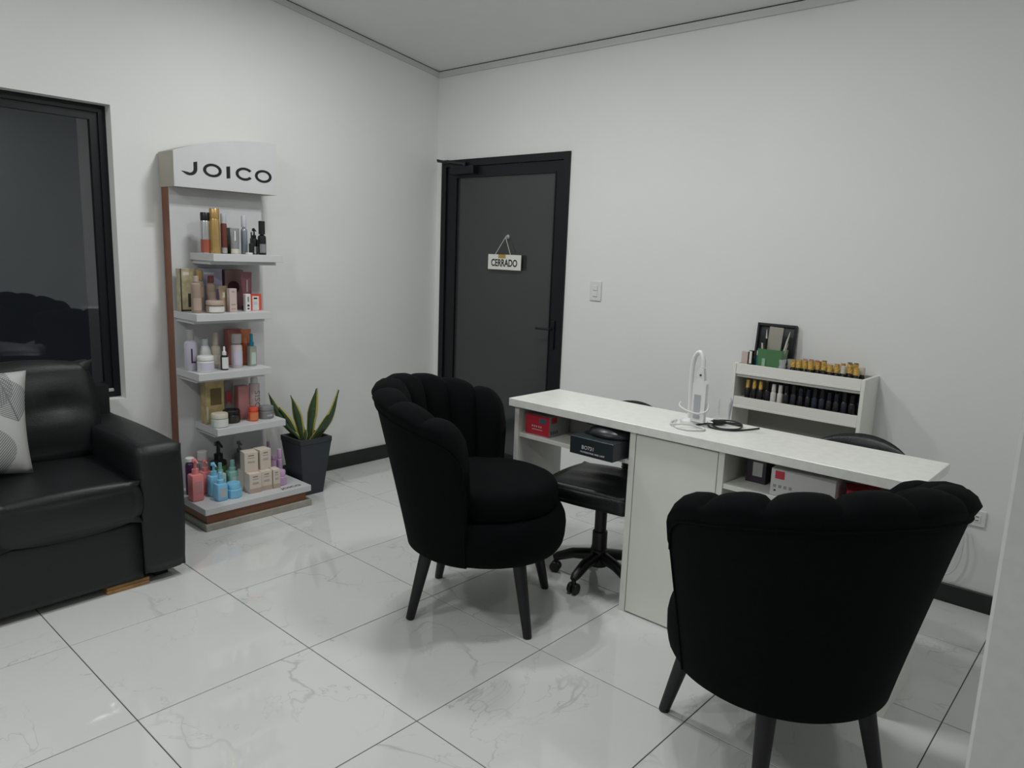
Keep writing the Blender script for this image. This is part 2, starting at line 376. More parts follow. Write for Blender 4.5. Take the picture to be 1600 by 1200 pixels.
# ---------------------------------------------------------------- hanging CERRADO sign
cs = thing('door_sign', 'small white CERRADO sign hung on string from a hook on the door glass', 'sign', (.68, -.014, 1.385))
box('board', (-.145, .145, -.003, .003, -.048, .05), 'paper_white', cs, bevel=.0015)
text('lettering', 'CERRADO', .064, 'lettering_black', cs, (.0, -.0036, -.006), (PI / 2, 0, 0), sx=.78, bold=.0016)
box('tape', (-.052, .012, -.0042, -.003, .026, .05), 'tape_gold', cs)
tube('string', [(-.085, -.002, .045), (.0, .004, .162)], .0022, 'string_white', cs, 6)
tube('string', [(.055, -.002, .045), (.0, .004, .162)], .0022, 'string_white', cs, 6)
lathe('suction_hook', [(0, 0), (.014, 0), (.012, .006), (.005, .010), (.004, .02), (0, .021)], 'lamp_grey', cs, 16, (0, .0275, .165)).rotation_euler = (PI / 2, 0, 0)
# ---------------------------------------------------------------- light switch and socket
sw = thing('light_switch', 'white two gang light switch plate beside the black door', 'switch', (1.413, 0, 1.245))
box('plate', (-.040, .040, -.009, 0, -.058, .058), 'switch_white', sw, bevel=.003)
for z in (.018, -.018): box('rocker', (-.016, .016, -.0135, -.008, z - .015, z + .015), 'switch_white', sw, bevel=.002)
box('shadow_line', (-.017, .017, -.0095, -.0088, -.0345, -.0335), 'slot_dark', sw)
so = thing('wall_socket', 'white wall power socket low on the wall behind the right armchair', 'socket', (3.462, 0, .407))
box('plate', (-.058, .040, -.010, 0, -.036, .036), 'switch_white', so, bevel=.003)
for x in (-.03, .008):
    bx_ = box('outlet', (x - .014, x + .014, -.0125, -.009, -.018, .018), 'switch_white', so, bevel=.002)
    for z in (-.008, .008): box('slot', (x - .006, x + .006, -.0132, -.0124, z - .0016, z + .0016), 'slot_dark', bx_)
tag(tube('power_cord', spline([(3.43, -.02, .36), (3.437, -.032, .28), (3.43, -.03, .2), (3.40, -.028, .14), (3.34, -.026, .12), (3.28, -.024, .16), (3.24, -.022, .25)], 6), .0035, 'cable_white', None, 8), 'thin white cord looping down the wall below the power socket', 'cord')

# ================================================================= ceiling lamp housings
for k, (lx, ly, lp) in enumerate(LAMPS):
    where = ['ceiling lamp over the manicure desk chairs', 'ceiling lamp over the floor before the product stand', 'ceiling lamp beside the camera over the open floor', 'ceiling lamp over the far left end of the sofa', 'ceiling lamp beyond the partition wall end, added to brighten the floor'][k]
    t_ = thing('ceiling_lamp', 'white surface mounted ' + where, 'lamp', (lx, ly, ceil_z(ly)), 0, 'ceiling lamps')
    boxes('housing', [(-.10, .10, -.17, .17, -.055, .03)], 'lamp_white', t_)

# ================================================================= tub armchair
def tub_chair(name, label, loc, rz, group):
    t_ = thing(name, label, 'armchair', loc, rz, group)
    N, SUB = 8, 10; fm = math.radians(91); ns = N * SUB
    def top_h(f):
        a = abs(f) / fm
        h = .935 - .118 * a ** 1.8
        tt = max(0, (a - .86) / .14)
        return h - .085 * (1 - math.sqrt(max(0, 1 - tt * tt)))
    def r_out(f, z):
        q = max(0, min(1, (z - .285) / .57))
        rt = .428 - .028 * (abs(f) / fm) ** 2
        return .296 + (rt - .296) * (q ** 1.05)
    def pt(f, r, z): return (-r * math.cos(f), r * math.sin(f), z)
    def profile(f, s):
        b = math.sqrt(max(0, 1 - s * s)) if abs(s) < 1 else 0
        h = top_h(f); zt = h - .064; a = abs(f) / fm
        ro = r_out(f, zt); th = .088
        out = []
        zi0 = .45
        for k in range(7):                                   # inside face, seat to roll
            q = k / 6; z = zi0 + (zt - zi0) * q
            r = (r_out(f, z) - th - .012 + .0 * q) - .024 * b
            out.append((r, z))
        for k in range(1, 8):                                # the rolled top
            a_ = PI * k / 8; cx = ro - th / 2 + .002
            rr = th / 2 + .012; rx = rr + .008 * b; rz_ = .060 + .012 * b - .010 * (1 - b)
            out.append((cx - rx * math.copysign(abs(math.cos(a_)) ** .8, math.cos(a_)) + .004 * (1 - math.cos(a_)), zt + rz_ * math.sin(a_) ** .85))
        return out, ro, zt
    # padded fluted inside and roll
    bm = bmesh.new(); cols = []; seam = []
    for i in range(ns + 1):
        f = -fm + 2 * fm * i / ns; u = (i % SUB) / SUB if i < ns else 1.0
        s = 2 * u - 1
        if i % SUB == 0: s = 1.0
        pr, ro, zt = profile(f, s)
        pr = pr + [(ro + .008, zt - .004)]
        cols.append([bm.verts.new(pt(f, r, z)) for r, z in pr]); seam.append(Vector(pt(f, ro + .009, zt - .004)))
    for a, b in zip(cols, cols[1:]):
        for k in range(len(a) - 1): bm.faces.new((a[k], b[k], b[k + 1], a[k + 1]))
    # arm front caps
    for c in (cols[0], cols[-1]): bm.faces.new(c)
    link('backrest', to_mesh(bm, 'backrest'), 'fabric_black', t_, True, 60)
    # smooth outer shell from the seam to the bottom, closed to the inside
    bm = bmesh.new(); cols = []; KZ = 9
    for i in range(ns + 1):
        f = -fm + 2 * fm * i / ns; _, ro, zt = profile(f, 0); zt -= .004
        pr = [(r_out(f, zt) + .006 - .0, zt)]
        for k in range(1, KZ + 1):
            z = zt + (.295 - zt) * k / KZ; pr.append((r_out(f, z) + .006, z))
        pr += [(.278, .276), (.235, .276)] + [(r_out(f, .30 + (zt - .30) * k / 4) - .082, .30 + (zt - .30) * k / 4) for k in range(0, 5)]
        cols.append([bm.verts.new(pt(f, r, z)) for r, z in pr])
    for a, b in zip(cols, cols[1:]):
        n = len(a)
        for k in range(n): bm.faces.new((a[k], b[k], b[(k + 1) % n], a[(k + 1) % n]))
    bm.faces.new(cols[0]); bm.faces.new(cols[-1])
    link('outer_shell', to_mesh(bm, 'outer_shell'), 'fabric_black', t_, True, 50)
    tube('piping', seam, .0042, 'fabric_black', t_, 6)
    for sgn in (-1, 1):
        f = sgn * fm; pts = []
        _, ro, zt = profile(f, 0)
        for k in range(10):
            z = zt - .004 + (.30 - zt) * k / 9; pts.append(pt(f, r_out(f, z) + .007, z))
        tube('piping', pts, .004, 'fabric_black', t_, 6)
    # round seat base and cushion
    def rounded(cx, prof, mname, mtl, n=44, sq=.0):
        bm = bmesh.new(); rings = []
        for (r, z) in prof:
            rings.append([bm.verts.new((cx + r * 1.04 * math.cos(2 * PI * i / n), r * math.sin(2 * PI * i / n), z)) for i in range(n)])
        for a, b in zip(rings, rings[1:]):
            for i in range(n): bm.faces.new((a[i], a[(i + 1) % n], b[(i + 1) % n], b[i]))
        bm.faces.new(rings[0][::-1]); bm.faces.new(rings[-1]); return link(mname, to_mesh(bm, mname), mtl, t_, True, 50)
    rounded(.012, [(.24, .278), (.27, .279), (.292, .288), (.306, .31), (.313, .345), (.315, .385), (.310, .42), (.298, .445), (.28, .456), (.2, .458)], 'seat_base', 'fabric_black')
    rounded(.006, [(.22, .45), (.262, .453), (.279, .466), (.284, .50), (.282, .535), (.270, .556), (.245, .568), (.18, .575), (.10, .578), (.02, .579)], 'seat_cushion', 'fabric_black')
    for (x, y) in ((.24, .222), (.24, -.222), (-.24, .197), (-.24, -.197)):
        q = .76
        tube('leg', [(x * q, y * q, .30), (x * .995, y * .995, .006), (x, y, 0)], [.028, .0175, .016], 'leg_black', t_, 16)
    return t_
tub_chair('armchair', 'black fluted tub armchair facing right, beside the left end of the desk', (1.993, -1.513, 0), math.radians(31), 'black tub armchairs')
tub_chair('armchair', 'black tub armchair seen from behind, nearest the camera at the desk', (3.243, -1.548, 0), math.radians(147), 'black tub armchairs')

# ================================================================= sofa
sf = thing('sofa', 'black leather sofa under the window with button tufted back', 'sofa', (0, 0, 0))
def cushion_box(name, b, mtl, parent, bulge=.02, bev=.035, n=(12, 12, 4), pucker=None):
    """soft block: bevelled box whose faces belly outwards"""
    x0, x1, y0, y1, z0, z1 = b; cx, cy, cz = (x0 + x1) / 2, (y0 + y1) / 2, (z0 + z1) / 2; hx, hy, hz = (x1 - x0) / 2, (y1 - y0) / 2, (z1 - z0) / 2
    bm = bmesh.new(); bmesh.ops.create_cube(bm, size=2.0)
    bmesh.ops.subdivide_edges(bm, edges=list(bm.edges), cuts=11, use_grid_fill=True)
    e = 5.0
    for v in bm.verts:
        p = v.co.copy(); mxx = max(abs(p.x), abs(p.y), abs(p.z))
        # rounded block: clamp to inner box, then push out by bevel radius
        w_ = Vector((p.x * hx, p.y * hy, p.z * hz)); inn = Vector((max(-hx + bev, min(hx - bev, w_.x)), max(-hy + bev, min(hy - bev, w_.y)), max(-hz + bev, min(hz - bev, w_.z))))
        d = w_ - inn
        if d.length > 1e-6: w_ = inn + d.normalized() * bev
        qx, qy, qz = p.x, p.y, p.z
        nb = Vector((qx if abs(qx) > .99 else 0, qy if abs(qy) > .99 else 0, qz if abs(qz) > .99 else 0))
        fall = (1 - qx * qx if abs(qx) < .99 else 1) * (1 - qy * qy if abs(qy) < .99 else 1) * (1 - qz * qz if abs(qz) < .99 else 1)
        w_ += nb * bulge * fall
        if pucker: w_ += pucker(qx, qy, qz)
        v.co = Vector((cx, cy, cz)) + w_
    return link(name, to_mesh(bm, name), mtl, parent, True)
ARM0, ARM1 = -2.425, -2.245
def arm(y0, y1):
    return cushion_box('arm', (.10, .905, y0, y1, .045, .60), 'leather_black', sf, .006, .028)
arm(ARM0, ARM1)
arm(-4.13, -3.95)
cushion_box('front_panel', (.12, .895, -3.95, ARM0, .035, .292), 'leather_black', sf, .004, .014)
boxes('back_frame', [(.05, .17, -4.1, -2.27, .05, .74)], 'leather_black', sf)
for k in range(3):
    y1 = -2.43 - .507 * k; y0 = y1 - .503
    cushion_box('seat_cushion', (.22, .905, y0, y1, .292, .462), 'leather_seat', sf, .018, .03)
    def pk(qx, qy, qz):
        if qx < .5: return Vector((0, 0, 0))
        d = math.hypot(abs(qy) - .42, (qz - .12) / .9)
        line = math.exp(-((qz - .12 + .16 * abs(abs(qy) - .42)) / .09) ** 2) * .020
        return Vector((-.030 * math.exp(-(d / .22) ** 2) - line * (1 - .5 * qy * qy), 0, 0))
    bc = cushion_box('back_cushion', (-.11, .11, y0 + .03, y1 + .035, -.215, .215), 'leather_black', sf, .030, .05, pucker=pk)
    bc.location = (.245, 0, .655); bc.rotation_euler = (0, math.radians(-11), 0)
    for q_ in (-.42, .42): lathe('button', [(0, .004), (.012, .002), (.014, -.003), (.010, -.006)], 'leather_black', bc, 14, (.094, (y0 + y1) / 2 + .033 + q_ * .25, .027)).rotation_euler = (0, PI / 2, 0)
for y in (-2.33, -4.04):
    for x in (.16, .8): box('foot', (x - .03, x + .03, y - .03, y + .03, 0, .06), 'plastic_black', sf)
wb = thing('wood_block', 'bare wooden block wedged under the sofa front by the arm', 'wood block', (.835, -2.485, 0))
box('lower_board', (-.055, .05, -.085, .085, 0, .0145), 'wood_block', wb, bevel=.002)
box('upper_board', (-.06, .046, -.083, .087, .015, .0295), 'wood_block', wb, bevel=.002)
# scatter cushion
bm = bmesh.new(); n = 20; S = .215; grid = {}
for side in (1, -1):
    for i in range(n + 1):
        for j in range(n + 1):
            u, v = 2 * i / n - 1, 2 * j / n - 1; edge = max(abs(u), abs(v)) > .999
            if edge and side < 0: grid[(side, i, j)] = grid[(1, i, j)]; continue
            pin = 1 - .07 * (1 - v * v) * abs(u) ** 3; pin2 = 1 - .07 * (1 - u * u) * abs(v) ** 3
            th = .062 * max(0, (1 - u ** 4)) ** .6 * max(0, (1 - v ** 4)) ** .6 + .006 * math.sin(5 * u + 3 * v) * (1 - u * u) * (1 - v * v)
            grid[(side, i, j)] = bm.verts.new((S * u * pin, -side * th, S * v * pin2))
for side in (1, -1):
    for i in range(n):
        for j in range(n):
            q = [grid[(side, i, j)], grid[(side, i + 1, j)], grid[(side, i + 1, j + 1)], grid[(side, i, j + 1)]]
            bm.faces.new(q if side > 0 else q[::-1])
pil = tag(link('throw_pillow', to_mesh(bm, 'throw_pillow'), 'palm_print', None, True), 'grey and white palm leaf print cushion on the sofa', 'cushion')
pil.matrix_world = Matrix.Translation((.49, -2.912, .694)) @ Matrix.Rotation(math.radians(86), 4, 'Z') @ Matrix.Rotation(math.radians(-16), 4, 'X') @ Matrix.Rotation(math.radians(3), 4, 'Y')

# ================================================================= product display stand
st = thing('display_stand', 'tall white shelf display stand with brown sides and JOICO header sign', 'display stand', (0, -1.66, 0))
st_loc = Vector((0, 1.66, 0))
def sb(name, b, mtl, parent=st, **k):
    o = box(name, (b[0], b[1], b[2] + 1.66, b[3] + 1.66, b[4], b[5]), mtl, parent, **k); return o
sb('back_panel', (.016, .0978, -1.899, -1.414, .10, 1.712), 'white_board')
sb('front_board', (.0982, .10, -1.9105, -1.402, .12, 1.712), 'white_board')
sb('side_panel', (.016, .0978, -1.911, -1.8995, .06, 1.713), 'brown_laminate')
sb('side_panel', (.016, .0978, -1.4135, -1.402, .06, 1.713), 'brown_laminate')
# header with a swooping top
pts = [(-1.917, 1.712), (-1.352, 1.712)]
for k in range(17):
    q = 1 - k / 16; pts.append((-1.917 + .565 * q, 1.885 + .10 * (1 - (1 - q) ** 2.2)))
hdr = prism('header_sign', [(y + 1.66, z) for y, z in pts], 'x', .012, .18, 'beige_board', st)
prism('sign_face', [(y + 1.66, z) for y, z in pts], 'x', .1802, .1845, 'white_board', hdr)
LX0, LX1 = .1846, .1862
def yy(y): return y + 1.66
ring_mesh('letter_O', ellipse(yy(-1.7185), 1.8075, .0495, .0335), ellipse(yy(-1.7185), 1.8075, .0335, .0215), 'x', LX0, LX1, 'lettering_black', hdr)
ring_mesh('letter_O', ellipse(yy(-1.4335), 1.8055, .0495, .0335), ellipse(yy(-1.4335), 1.8055, .0335, .0215), 'x', LX0, LX1, 'lettering_black', hdr)
ring_mesh('letter_C', ellipse(yy(-1.543), 1.807, .0495, .0335, 28, .62, 2 * PI - .62, True), ellipse(yy(-1.543), 1.807, .0335, .0215, 28, .55, 2 * PI - .55, True), 'x', LX0, LX1, 'lettering_black', hdr, closed=False)
prism('letter_I', [(yy(-1.643), 1.775), (yy(-1.623), 1.778), (yy(-1.623), 1.838), (yy(-1.643), 1.835)], 'x', LX0, LX1, 'lettering_black', hdr)
jo = [(yy(-1.798), 1.843), (yy(-1.798), 1.806)] + ellipse(yy(-1.838), 1.806, .040, .034, 9, 0, -PI / 2 - .45, True)[1:] + [(yy(-1.876), 1.788)]
ji = [(yy(-1.817), 1.838), (yy(-1.817), 1.806)] + ellipse(yy(-1.838), 1.806, .021, .021, 9, 0, -PI / 2 - .45, True)[1:] + [(yy(-1.879), 1.791)]
ring_mesh('letter_J', jo, ji, 'x', LX0, LX1, 'lettering_black', hdr, closed=False)
SHELF = [(1.387, -1.814, -1.424), (1.087, -1.911, -1.498), (.785, -1.911, -1.505), (.484, -1.823, -1.427)]
for (z, y0, y1) in SHELF:
    s_ = sb('shelf', (.1002, .36, y0, y1, z - .037, z), 'white_board', bevel=.0012)
    sb('bracket', (.1002, .30, y0 + .012, y1 - .012, z - .055, z - .0372), 'white_board', s_)
bs = sb('base_slab', (.016, .503, -1.97, -1.36, .086, .12), 'white_board', bevel=.0015)
sb('brown_band', (.016, .488, -1.956, -1.385, .036, .0858), 'brown_laminate')
sb('plinth', (.016, .502, -1.968, -1.355, 0, .0358), 'plinth_grey', bevel=.002)
sj = text('base_lettering', 'JOICO', .034, 'lettering_black', bs, (.462, yy(-1.462), .1202), (0, 0, PI / 2), sx=1.25, bold=.0008)

# ================================================================= beauty products
RZ = PI / 2                                      # local -Y of a product faces the room (+X)
def C(name, col, rough=.35, **k): return mat('product_' + name, col, rough, **k)
def prod(kind, label, cat, loc, rz=0.0, group='hair products on the display stand'):
    return thing(kind, label, cat, (loc[0], loc[1], loc[2] + .0004), rz, group)
def label_band(t_, r, z0, z1, mtl, a=70, n=14, off=.0006):
    """a sticker wrapped round the front of a bottle, facing +X"""
    bm = bmesh.new(); A = math.radians(a); V = []
    for i in range(n + 1):
        f = -A + 2 * A * i / n
        V.append([bm.verts.new((rr * math.cos(f), rr * math.sin(f), z)) for rr, z in ((r + off, z0), (r + off, z1), (r - .0005, z1), (r - .0005, z0))])
    for p, q in zip(V, V[1:]):
        for k in range(4): bm.faces.new((p[k], p[(k + 1) % 4], q[(k + 1) % 4], q[k]))
    bm.faces.new(V[0]); bm.faces.new(V[-1])
    return link('label', to_mesh(bm, 'label'), mtl, t_, True, 40)
def front_mark(t_, x, y0, y1, z0, z1, mtl, name='print'):
    return boxes(name, [(x, x + .0007, y0, y1, z0, z1)], mtl, t_)
def can(label, loc, r, h, body, cap, capf=.18, band=None, bandz=None, cat='spray can', cap_r=.96, neck=None):
    t_ = prod('spray_can', label, cat, loc); hc = h * capf; hb = h - hc
    lathe('body', [(0, 0), (r * .94, 0), (r, .003), (r, hb - .008), (r * .93, hb - .001), (r * .8, hb)], body, t_)
    lathe('cap', [(r * cap_r * .98, hb), (r * cap_r, hb + .002), (r * cap_r, h - .004), (r * cap_r * .9, h), (0, h)], cap, t_)
    if band: label_band(t_, r, hb * bandz[0], hb * bandz[1], band, 180 / 1.02, 28)
    return t_
def bottle(label, loc, r, h, body, cap, kind='screw', shoulder=.62, cap_r=.5, lab=None, labz=(.12, .7), cat='bottle', sq=False):
    t_ = prod('bottle', label, cat, loc); hb = h * shoulder
    if sq:
        box('body', (-r, r, -r, r, 0, hb), body, t_, bevel=r * .28, seg=2)
    else:
        lathe('body', [(0, 0), (r * .92, 0), (r, .004), (r, hb * .88), (r * .93, hb * .95), (r * .6, hb), (r * .42, hb + .003), (r * .42, hb + .01)], body, t_)
    if kind == 'screw':
        lathe('cap', [(r * cap_r, hb + .004), (r * cap_r, h - .003), (r * cap_r * .85, h), (0, h)], cap, t_)
    elif kind == 'pump':
        lathe('collar', [(r * .55, hb), (r * .55, hb + (h - hb) * .35), (r * .25, hb + (h - hb) * .4), (r * .2, h - .012)], cap, t_)
        bm = bmesh.new(); tube_into(bm, [(-.006, 0, h - .012), (-.006, 0, h - .002), (0, 0, h)], [r * .42, r * .42, r * .3], 14); tube_into(bm, [(0, 0, h - .006), (r * .6, 0, h - .006), (r * 1.05, 0, h - .013)], [r * .24, r * .2, r * .14], 8)
        link('pump_head', to_mesh(bm, 'pump_head'), cap, t_, True, 40)
    elif kind == 'spray':
        hc = h - hb
        lathe('collar', [(r * .62, hb), (r * .62, hb + hc * .3), (r * .42, hb + hc * .36), (r * .40, h - .003), (r * .3, h), (0, h)], cap, t_)
        tube('nozzle', [(r * .3, 0, h - hc * .22), (r * .55, 0, h - hc * .22)], r * .14, cap, t_, 8)
    elif kind == 'dropper':
        hc = h - hb
        lathe('cap', [(r * .55, hb), (r * .55, hb + hc * .4), (r * .3, hb + hc * .45), (r * .26, h - .003), (0, h)], cap, t_)
    if lab: label_band(t_, r, hb * labz[0], hb * labz[1], lab, 62) if not sq else front_mark(t_, r, -r * .6, r * .6, hb * labz[0], hb * labz[1], lab, 'label')
    return t_
def jar(label, loc, r, h, body, lid, lab=None, lidf=.35, hexa=False, cat='jar'):
    t_ = prod('jar', label, cat, loc); hb = h * (1 - lidf); n = 8 if hexa else 28
    lathe('body', [(0, 0), (r * .93, 0), (r, .004), (r, hb * .92), (r * .92, hb)], body, t_, n, smooth=not hexa)
    lathe('lid', [((.88 if not hexa else .8) * r, hb + .001), (r * (.99 if not hexa else .8), hb + .003), (r * (.99 if not hexa else .8), h - .004), (r * (.93 if not hexa else .74), h), (0, h)], lid, t_)
    if lab: label_band(t_, r, hb * .14, hb * .86, lab, 64)
    return t_
def carton(label, loc, w_, d, h, body, rz=0.0, prints=(), cat='box', kind='carton'):
    t_ = prod(kind, label, cat, loc, rz)
    box('body', (-d / 2, d / 2, -w_ / 2, w_ / 2, 0, h), body, t_, bevel=.0012)
    for (a, b, c, e, mtl) in prints: front_mark(t_, d / 2, (a - .5) * w_, (b - .5) * w_, c * h, e * h, mtl)
    return t_
def squeeze(label, loc, w_, h, body, cap, caph=.18, rz=0.0, prints=(), tilt=0.0, flip=False, cat='tube'):
    t_ = prod('squeeze_tube', label, cat, loc, rz); t_.rotation_euler = (0, tilt, rz)
    bm = bmesh.new(); hc = h * caph; n = 20; rings = []
    for k in range(7):
        q = k / 6; z = hc + (h - hc) * q; rx = (w_ * .36) * (1 - q) ** .8 + .0012; ry = w_ * (.40 + .10 * q)
        rings.append([bm.verts.new((rx * math.cos(2 * PI * i / n), ry * math.sin(2 * PI * i / n), z)) for i in range(n)])
    for a, b in zip(rings, rings[1:]):
        for i in range(n): bm.faces.new((a[i], a[(i + 1) % n], b[(i + 1) % n], b[i]))
    bm.faces.new(rings[0][::-1]); bm.faces.new(rings[-1])
    link('body', to_mesh(bm, 'body'), body, t_, True, 50)
    lathe('cap', [(0, 0), (w_ * .37, 0), (w_ * .39, .003), (w_ * .39, hc - .003), (w_ * .36, hc + .002)], cap, t_)
    for (a, b, c, e, mtl) in prints:
        zz = (c + e) / 2; xr = (w_ * .36) * max(0, (1 - (zz * h - hc) / (h - hc))) ** .8 + .0012
        o = boxes('print', [(xr - .001, xr + .0012, (a - .5) * w_, (b - .5) * w_, c * h, e * h)], mtl, t_)
    return t_
# palette
C('black', (.009, .009, .010)); C('silver', (.55, .56, .57), .25, metal=.7); C('red_can', (.35, .085, .06)); C('gold', (.50, .33, .12), .3, metal=.5)
C('brown_red', (.14, .038, .025)); C('clear_grey', (.45, .47, .5), .2); C('steel', (.28, .31, .35), .3, metal=.4); C('white', (.72, .72, .71)); C('grey', (.22, .23, .235)); C('cream', (.62, .58, .48))
C('kit_gold', (.40, .35, .22), .35, var=.3, vscale=30); C('kit_dark', (.03, .028, .02)); C('taupe', (.34, .255, .20), .4); C('taupe_light', (.44, .34, .28)); C('violet_grey', (.42, .40, .55)); C('violet_dark', (.18, .15, .30))
C('mauve', (.30, .18, .18)); C('burgundy', (.28, .10, .13)); C('burgundy_dark', (.07, .02, .025)); C('blush', (.58, .47, .44)); C('red', (.72, .09, .045)); C('tube_beige', (.36, .26, .17))
C('lilac_white', (.60, .57, .68)); C('lilac', (.62, .40, .64)); C('purple_dark', (.10, .025, .09)); C('ivory', (.50, .46, .36)); C('spray_pink', (.62, .54, .57)); C('orange', (.50, .11, .035)); C('orange_light', (.70, .22, .09)); C('red_card', (.55, .19, .17))
C('pale_green', (.38, .40, .33), .25); C('cyan', (.01, .25, .36)); C('gold_box', (.44, .34, .16), .35, var=.25, vscale=25); C('gold_dark', (.14, .10, .035)); C('hot_pink', (.55, .06, .08)); C('rose', (.56, .25, .25)); C('pink_can', (.66, .54, .54))
C('mint_pale', (.50, .62, .57)); C('mint', (.26, .50, .45), .3); C('coral', (.74, .24, .25), .35); C('blue', (.22, .55, .78), .35); C('green', (.12, .22, .045)); C('kraft', (.66, .58, .50), .6); C('kraft_dark', (.48, .38, .32), .6); C('teal', (.02, .25, .22)); C('plum', (.06, .02, .07))
C('glass_grey', (.5, .5, .48), .15, alpha=.75)
P_ = lambda n: 'product_' + n
S1, S2, S3, S4, SB = 1.387, 1.087, .785, .484, .12
# top shelf
t_ = can('silver and red spray can with square black cap, leftmost on the top shelf', (.22, -1.803 + .02, S1), .025, .205, P_('silver'), P_('black'), .20, P_('red_can'), (.02, .42))
can('tall gold hairspray can on the top shelf', (.25, -1.757 + .008, S1), .0255, .226, P_('gold'), P_('gold'), .22, P_('tube_beige'), (.42, .45))
can('narrow red brown can with clear cap at the back of the top shelf', (.18, -1.706, S1), .018, .195, P_('brown_red'), P_('clear_grey'), .16, P_('silver'), (.02, .16))
can('narrow red brown can with silver print beside the gold can, top shelf', (.25, -1.701, S1), .0155, .203, P_('brown_red'), P_('clear_grey'), .24, P_('silver'), (.02, .2))
squeeze('dark leaning tube in the middle of the top shelf', (.19, -1.648, S1), .045, .135, P_('kit_dark'), P_('black'), .15)
squeeze('grey tube standing on its cream cap, top shelf', (.27, -1.652, S1), .052, .132, P_('grey'), P_('cream'), .2, prints=((.35, .48, .3, .9, P_('white')),))
squeeze('silver tube behind the slim bottle on the top shelf', (.17, -1.605, S1), .05, .125, P_('steel'), P_('silver'), .15)
bottle('slim silver blue bottle with clear cap on the top shelf', (.23, -1.578, S1), .0165, .20, P_('steel'), P_('clear_grey'), 'screw', .68, .85)
bottle('tiny black dropper bottle on a white foot, top shelf', (.295, -1.572, S1), .0135, .118, P_('black'), P_('black'), 'dropper', .5)
jar('flat white pot lid at the front of the top shelf', (.325, -1.603, S1), .018, .010, P_('white'), P_('white'), lidf=.4)
bottle('black pump bottle with silver base, top shelf', (.22, -1.515, S1), .019, .135, P_('black'), P_('black'), 'pump', .62, lab=P_('silver'), labz=(.05, .5))
bottle('tall black bottle with long cap at the right end of the top shelf', (.26, -1.492, S1), .0215, .178, P_('black'), P_('black'), 'screw', .58, .78, lab=P_('grey'), labz=(.1, .55))
# second shelf
carton('gold and black patterned kit box at the left of the second shelf', (.155, -1.868, S2), .075, .05, .218, P_('kit_gold'), 0, ((0, 1, 0, .04, P_('kit_dark')), (.0, .08, 0, 1, P_('kit_dark')), (.5, .95, .1, .42, P_('kit_dark')), (.2, .6, .85, .92, P_('cream'))))
bottle('taupe bottle with brown cap nearest on the second shelf', (.28, -1.872, S2), .0245, .186, P_('taupe'), P_('taupe_light'), 'screw', .82, .6, lab=P_('taupe_light'), labz=(.1, .5))
bottle('taupe bottle with gold striped cap on the second shelf', (.20, -1.815, S2), .021, .214, P_('taupe'), P_('gold'), 'screw', .74, .75, lab=P_('taupe_light'), labz=(.45, .8))
bottle('taupe bottle with dark brown cap, third on the second shelf', (.215, -1.762, S2), .0245, .185, P_('taupe'), P_('brown_red'), 'screw', .78, .62, lab=P_('taupe_light'), labz=(.35, .7))
carton('grey violet box at the back of the second shelf', (.125, -1.720, S2), .112, .04, .220, P_('violet_grey'), 0, ((.62, .95, .1, .5, P_('violet_dark')), (.1, .6, .86, .9, P_('white'))))
squeeze('beige tube with pale V mark on the second shelf', (.255, -1.719, S2), .046, .134, P_('tube_beige'), P_('taupe'), .2, prints=((.35, .65, .5, .75, P_('cream')),))
jar('low taupe jar with white label at the front of the second shelf', (.30, -1.785, S2), .045, .062, P_('taupe'), P_('taupe_light'), P_('white'), .4)
carton('slim blush pink box on the second shelf', (.29, -1.688, S2), .040, .032, .122, P_('blush'), 0, ((.2, .8, .3, .34, P_('taupe')), (.2, .8, .12, .15, P_('taupe')), (.3, .7, .85, .88, P_('grey'))))
t_ = carton('mauve box with dark round mark at the back of the second shelf', (.13, -1.600, S2), .105, .045, .213, P_('mauve'))
lathe('print', [(0, 0), (.034, 0), (.034, .0008), (0, .0008)], P_('burgundy_dark'), t_, 24, (.0226, -.005, .12)).rotation_euler = (0, PI / 2, 0)
squeeze('burgundy tube standing on its cap on the second shelf', (.22, -1.568, S2), .066, .205, P_('burgundy'), P_('burgundy_dark'), .12, prints=((.4, .5, .3, .8, P_('blush')),))
carton('slim white box with black marks on the second shelf', (.285, -1.600, S2), .029, .026, .092, P_('white'), 0, ((.3, .7, .12, .2, P_('black')), (.3, .7, .28, .4, P_('black')), (.35, .65, .55, .85, P_('grey'))))
carton('small red box with white front panel at the right of the second shelf', (.24, -1.534, S2), .064, .04, .088, P_('red'), 0, ((.16, .74, .02, .88, P_('white')), (.27, .6, .70, .79, P_('black')), (.27, .6, .5, .52, P_('grey')), (.27, .6, .4, .42, P_('grey'))))
# third shelf
t_ = bottle('lavender bottle with large purple L and frosted cap, third shelf', (.215, -1.882, S3), .031, .212, P_('lilac_white'), P_('glass_grey'), 'screw', .72, .6)
o = front_mark(t_, .0305, -.012, -.004, .045, .115, P_('purple_dark')); front_mark(t_, .0305, -.012, .012, .040, .048, P_('purple_dark'))
jar('white jar with printed label at the left of the third shelf', (.30, -1.845, S3), .041, .082, P_('white'), P_('white'), P_('lilac_white'), .3)
t_ = prod('bottle', 'white cone shaped bottle behind the white jar, third shelf', 'bottle', (.215, -1.805, S3))
lathe('body', [(0, 0), (.031, 0), (.032, .004), (.032, .07), (.026, .10), (.017, .122)], P_('white'), t_); lathe('cap', [(.0155, .1225), (.0155, .155), (.013, .158), (0, .158)], P_('clear_grey'), t_)
bottle('ivory bottle with tall slim cap on the third shelf', (.215, -1.749, S3), .0255, .192, P_('ivory'), P_('ivory'), 'screw', .62, .55, lab=P_('cream'), labz=(.2, .6))
